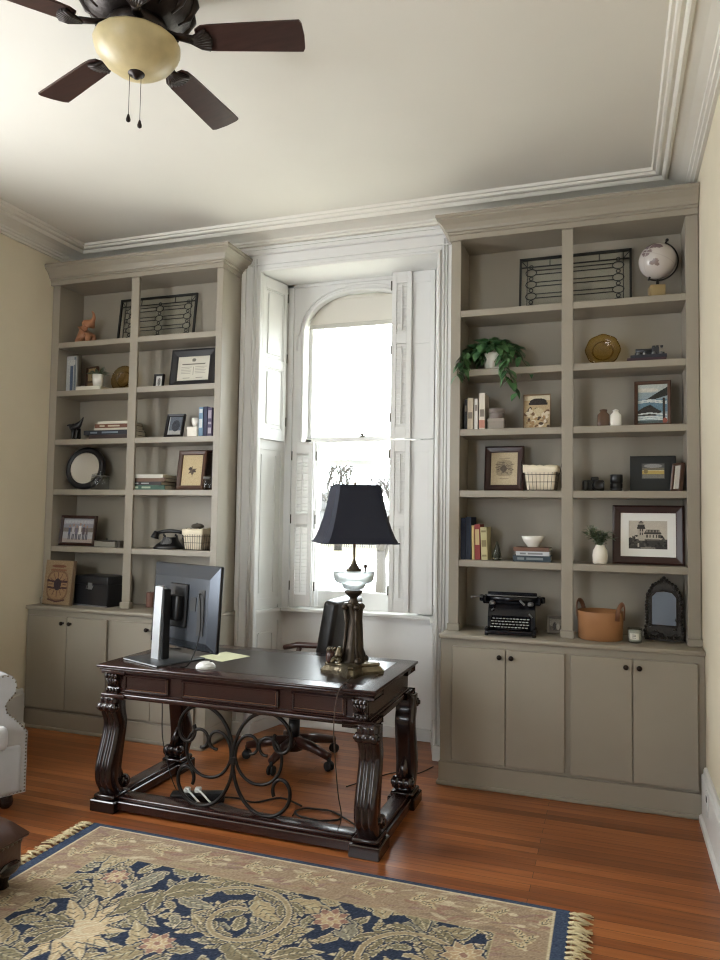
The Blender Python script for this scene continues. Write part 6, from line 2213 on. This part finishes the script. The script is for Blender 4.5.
B().lathe([(0.034, 0), (0.040, 0.006), (0.043, 0.05), (0.040, 0.08), (0.028, 0.10), (0.024, 0.112), (0.020, 0.112), (0.020, 0.09), (0, 0.085)], n=30, flute=10, fa=0.02).build('body', M['ceramic_matte'], t)
b, sb = B(), B()
rs = random.Random(31)
for i in range(24):
    a = rs.uniform(0, 2 * PI)
    s_ = rs.uniform(0.04, 0.10)
    tip = (s_ * math.cos(a) - 0.012, s_ * math.sin(a) * 0.5 - 0.01, 0.115 + rs.uniform(0.06, 0.14) - s_ * 0.35)
    pts = smooth_path([(0, 0, 0.09), (tip[0] * 0.4, tip[1] * 0.4, 0.15), tip], 5)
    sb.tube(pts, 0.0015, 5)
    for k in range(9):
        p = pts[3 + int(k / 9 * (len(pts) - 4))]
        aa = rs.uniform(0, 2 * PI)
        leafmesh(b, p, (math.cos(aa), math.sin(aa) * 0.6, rs.uniform(-0.2, 0.8)), rs.uniform(0.028, 0.042), 0.021, 0.2)
b.build('foliage', M['sage'], t)
sb.build('stems', M['stem'], t)


def p_house(c, w, h):
    c.a[:] = np.array((206, 196, 180)) / 255
    c.rect(0, w, 0, h * 0.35, (60, 58, 54))
    rs_ = random.Random(14)
    wall, shade_, dk = (188, 178, 162), (150, 140, 126), (54, 50, 46)
    c.rect(w * 0.24, w * 0.42, h * 0.30, h * 0.72, wall).poly([(w * 0.22, h * 0.70), (w * 0.44, h * 0.70), (w * 0.41, h * 0.86), (w * 0.25, h * 0.86)], dk).rect(w * 0.27, w * 0.39, h * 0.84, h * 0.92, shade_).poly([(w * 0.26, h * 0.92), (w * 0.40, h * 0.92), (w * 0.33, h * 0.98)], dk)
    c.rect(w * 0.42, w * 0.82, h * 0.30, h * 0.56, wall).poly([(w * 0.40, h * 0.55), (w * 0.84, h * 0.55), (w * 0.78, h * 0.68), (w * 0.46, h * 0.68)], (84, 78, 72))
    c.rect(w * 0.40, w * 0.84, h * 0.53, h * 0.56, dk)
    for x in (0.48, 0.56, 0.64, 0.72, 0.78):
        c.rect(w * (x - 0.015), w * (x + 0.015), h * 0.40, h * 0.50, dk).rect(w * (x - 0.015), w * (x + 0.015), h * 0.60, h * 0.66, shade_)
    for z_ in (0.5, 0.62):
        c.rect(w * 0.30, w * 0.325, h * z_, h * (z_ + 0.07), dk).rect(w * 0.35, w * 0.375, h * z_, h * (z_ + 0.07), dk)
    c.rect(w * 0.42, w * 0.80, h * 0.30, h * 0.345, (96, 90, 82))
    for i in range(60):
        x = rs_.choice([rs_.uniform(0, 0.26), rs_.uniform(0.8, 1.0), rs_.uniform(0, 1)])
        z_ = rs_.uniform(0.1, 0.46) if x < 0.26 or x > 0.8 else rs_.uniform(0.1, 0.32)
        c.ell(w * x, h * z_, w * rs_.uniform(0.02, 0.05), h * rs_.uniform(0.02, 0.06), rs_.choice([(40, 38, 36), (62, 60, 56), (84, 80, 74)]))
    c.rect(w * 0.2, w * 0.9, 0, h * 0.12, (52, 50, 48)).ell(w * 0.5, h * 0.05, w * 0.2, h * 0.04, (130, 124, 114)).rect(w * 0.24, w * 0.28, h * 0.08, h * 0.22, (176, 168, 154)).grain(0.02)


framed('house_picture_frame', 'large dark-framed black and white picture of a house with a tower', 'picture frame', 1.990, 0.115, Z5, 0.398, 0.352, 0.046, M['darkframe'], p_house, rz=-0.05, tilt=0.09, mw=0.046, dep=0.03, cell=0.003)

# ---- right cabinet top
t = thing('typewriter', 'black vintage typewriter with white-ringed keys on the cabinet top', 'typewriter', (1.205, 0.03, ZB), 0.06)
tb = flat('black_japan', 20, 21, 28, 0.22)
b = B().box(-0.150, 0.150, -0.135, 0.125, 0.008, 0.03, 0.008, 2)
b.prism([(-0.06, 0.03), (0.12, 0.03), (0.12, 0.165), (0.02, 0.175), (-0.01, 0.15), (-0.04, 0.105)], 'yz', -0.140, -0.118).prism([(-0.06, 0.03), (0.12, 0.03), (0.12, 0.165), (0.02, 0.175), (-0.01, 0.15), (-0.04, 0.105)], 'yz', 0.118, 0.140)
b.prism([(-0.028, 0.085), (0.0, 0.10), (0.02, 0.172), (0.012, 0.176), (-0.018, 0.15), (-0.036, 0.11)], 'yz', -0.12, 0.12).box(-0.12, 0.12, 0.02, 0.115, 0.03, 0.15)
for x in (-0.14, 0.14):
    b.box(x - 0.012, x + 0.012, -0.135, -0.05, 0.03, 0.046, 0.005).cyl((x, -0.11, 0), (x, -0.11, 0.01), 0.012).cyl((x, 0.10, 0), (x, 0.10, 0.01), 0.012)
b.box(-0.13, 0.13, -0.142, -0.128, 0.012, 0.034, 0.005)
b.build('body', tb, t)
b = B()
b.M = Matrix.Translation((0, 0.045, 0.205)) @ Matrix.Rotation(PI / 2, 4, 'Y')
b.lathe([(0, -0.165), (0.022, -0.165), (0.022, 0.165), (0, 0.165)], n=24)
b.M = Matrix()
b.box(-0.165, 0.165, 0.03, 0.10, 0.172, 0.195, 0.005).box(-0.175, -0.155, 0.0, 0.10, 0.175, 0.225, 0.006).box(0.155, 0.175, 0.0, 0.10, 0.175, 0.225, 0.006).box(-0.15, 0.15, 0.065, 0.075, 0.195, 0.245, 0.003)
b.build('carriage', tb, t)
b = B()
for s in (-1, 1):
    b.M = Matrix.Translation((s * 0.185, 0.045, 0.205)) @ Matrix.Rotation(PI / 2, 4, 'Y')
    b.lathe([(0, -0.014), (0.018, -0.014), (0.021, 0), (0.018, 0.014), (0, 0.014)], n=20, flute=10, fa=0.04)
b.M = Matrix()
b.build('platen_knob', tb, t)
b = B().tube([(-0.175, 0.02, 0.215), (-0.21, -0.01, 0.218), (-0.245, -0.03, 0.215)], [0.006, 0.005, 0.007], 8)
b.tube([(-0.15, 0.012, 0.226), (0.15, 0.012, 0.226)], 0.003, 6)
for x in (-0.115, 0.115):
    b.M = Matrix.Translation((x, -0.005, 0.178)) @ Matrix.Rotation(0.5, 4, 'X')
    b.lathe([(0, 0), (0.018, 0), (0.018, 0.01), (0.005, 0.012), (0, 0.018)], n=18)
b.M = Matrix()
b.tube([(0.05, -0.012, 0.205), (0.078, -0.02, 0.178)], 0.006, 6)
b.tube([(-0.118, -0.035, 0.142), (-0.104, -0.04, 0.154)], 0.004, 6)
b.tube([(0.106, -0.045, 0.128), (0.125, -0.05, 0.108)], 0.005, 6)
b.build('return_lever', M['worn_steel'], t)
keys, rims, bars = B(), B(), B()
for r in range(4):
    for i in range(11):
        x = -0.108 + i * 0.0204 + (r % 2) * 0.006
        y, z = -0.118 + r * 0.021, 0.052 + r * 0.014
        rims.lathe([(0.0078, z), (0.0082, z + 0.003), (0.0066, z + 0.0045), (0.0, z + 0.0035)], (x, y, 0), 10)
        keys.lathe([(0.006, z + 0.002), (0.0056, z + 0.0050), (0, z + 0.0052)], (x, y, 0), 8)
        bars.cyl((x, y, 0.03), (x, y, z + 0.001), 0.0016, n=4)
bars.box(-0.07, 0.07, -0.130, -0.122, 0.040, 0.046, 0.002)
kb = keys.build('key_top', flat('black_key', 30, 30, 34, 0.3), t)
rims.build('key_ring', flat('nickel_ring', 206, 206, 202, 0.3), kb)
bars.build('key_lever', tb, kb)


def p_snap(c, w, h):
    c.a[:] = np.array((150, 140, 126)) / 255
    c.rect(0, w, 0, h * 0.4, (104, 92, 80)).ell(w * 0.4, h * 0.4, w * 0.12, h * 0.28, (72, 64, 62)).ell(w * 0.65, h * 0.36, w * 0.12, h * 0.25, (190, 178, 162)).grain(0.04)


framed('framed_photograph', 'small grey photo frame on the cabinet top beside the typewriter', 'picture frame', 1.462, 0.125, ZB, 0.108, 0.106, 0.016, flat('grey_frame', 128, 118, 106), p_snap, rz=0.04, tilt=0.12)

t = thing('leather_basket', 'round tan leather basket with two loop handles', 'basket', (1.722, 0.06, ZB))
B().lathe([(0.118, 0), (0.126, 0.004), (0.131, 0.16), (0.131, 0.166), (0.126, 0.166), (0.121, 0.012), (0, 0.010)], n=48).build('body', M['tan'], t)
for a in (-0.55, PI - 0.55):
    b = B()
    ca, sa = math.cos(a), math.sin(a)
    pts = []
    for i in range(13):
        u = PI * i / 12
        s_, z_ = 0.036 * math.cos(u), 0.155 + 0.062 * math.sin(u) if 0 < i < 12 else 0.12
        r_ = 0.134 + 0.012 * math.sin(u)
        pts.append((ca * r_ - sa * s_, sa * r_ + ca * s_, z_))
    b.tube(pts, 0.013, 8, flat=0.35)
    b.build('handle', M['darktan'], t)
t = thing('jar_candle', 'small white candle in a glass jar between the leather basket and the ornate mirror', 'candle', (1.913, -0.005, ZB))
B().lathe([(0.034, 0), (0.038, 0.003), (0.040, 0.085), (0.038, 0.085), (0.036, 0.008), (0, 0.008)], n=32).build('glass', M['clearjar'], t)
B().lathe([(0.0355, 0.0085), (0.0372, 0.07), (0, 0.068)], n=32).build('wax', flat('white_wax', 232, 228, 214, 0.5), t)
b = B()
for a0, a1, z0, z1 in ((-2.35, -1.05, 0.022, 0.058),):
    n = 10
    vs = [(0.0412 * math.cos(a0 + (a1 - a0) * i / n), 0.0412 * math.sin(a0 + (a1 - a0) * i / n), z) for i in range(n + 1) for z in (z0, z1)]
    vs += [(0.0402 * math.cos(a0 + (a1 - a0) * i / n), 0.0402 * math.sin(a0 + (a1 - a0) * i / n), z) for i in range(n + 1) for z in (z0, z1)]
    b.add(vs, [(2 * i, 2 * i + 2, 2 * i + 3, 2 * i + 1) for i in range(n)] + [(2 * (n + 1) + 2 * i, 2 * (n + 1) + 2 * i + 1, 2 * (n + 1) + 2 * i + 3, 2 * (n + 1) + 2 * i + 2) for i in range(n)], True)
lb = b.build('paper_label', flat('label_paper', 226, 222, 208), t)
b = B()
for z in (0.030, 0.040, 0.047):
    n = 5
    a0, a1 = -1.95, -1.45
    vs = [(0.0415 * math.cos(a0 + (a1 - a0) * i / n), 0.0415 * math.sin(a0 + (a1 - a0) * i / n), zz) for i in range(n + 1) for zz in (z, z + 0.0035)]
    b.add(vs, [(2 * i, 2 * i + 2, 2 * i + 3, 2 * i + 1) for i in range(n)])
b.build('label_print', flat('label_ink', 104, 100, 92), lb)
t = thing('ornate_mirror', 'dark ornate cast frame with an arched mirror on the cabinet top', 'mirror', (2.074, 0.11, ZB + 0.004), -0.12, rx=-0.10)
b = B()
gw, gh0, gh1 = 0.066, 0.09, 0.285


def arch_pts(w, z0, z1, zs):
    return [(-w, z0), (w, z0), (w, zs), (w * 0.62, z1 - 0.006), (0, z1), (-w * 0.62, z1 - 0.006), (-w, zs)]


outer = [(-0.105, 0.0), (0.105, 0.0), (0.110, 0.05), (0.098, 0.10), (0.102, 0.20), (0.095, 0.27), (0.065, 0.325), (0.03, 0.345), (0.0, 0.372), (-0.03, 0.345), (-0.065, 0.325), (-0.095, 0.27), (-0.102, 0.20), (-0.098, 0.10), (-0.110, 0.05)]
inner = arch_pts(gw, gh0, gh1, 0.25)
b.prism([(x, z) for x, z in outer], 'xz', 0.012, 0.022)
rs = random.Random(17)
for (w_, zz) in ((1.0, 0),):
    for i in range(len(outer)):
        (xa, za), (xb, zb) = outer[i], outer[(i + 1) % len(outer)]
        n = max(2, int(math.hypot(xb - xa, zb - za) / 0.020))
        for k in range(n):
            u = k / n
            x, z = xa + (xb - xa) * u, max(0.013, za + (zb - za) * u)
            b.ball((x * 0.94, 0.008, z * 0.97 + 0.004), 0.011, 0.010, 0.011, 8, 5)
for i in range(70):
    a = rs.uniform(0, 2 * PI)
    x, z = rs.uniform(-0.095, 0.095), rs.uniform(0.015, 0.34)
    if abs(x) < gw + 0.008 and gh0 - 0.008 < z < gh1 + 0.01:
        continue
    if abs(x) > 0.09 - max(0, z - 0.27) * 0.9:
        continue
    pts = [(x + 0.013 * (1 - j / 9) * math.cos(a + j * 0.65), 0.009, z + 0.013 * (1 - j / 9) * math.sin(a + j * 0.65)) for j in range(9)]
    b.tube(pts, 0.0042, 5)
b.tube([(x * 1.06, 0.006, 0.19 + (z - 0.19) * 1.04) for x, z in inner], 0.005, 6, closed=True)
b.build('frame', mat('dark_cast_bronze', rgb(46, 41, 36), 0.42, 0.5, var=0.3, scale=40), t)
b = B()
b.prism(inner, 'xz', 0.0075, 0.0115)
b.build('glass', M['mirror'], t)
b = B().box(-0.02, 0.02, 0.022, 0.026, 0.02, 0.22)
b.build('easel_back', flat('backing_card', 96, 78, 58), t)

for o in list(SC.objects):
    o.select_set(False)
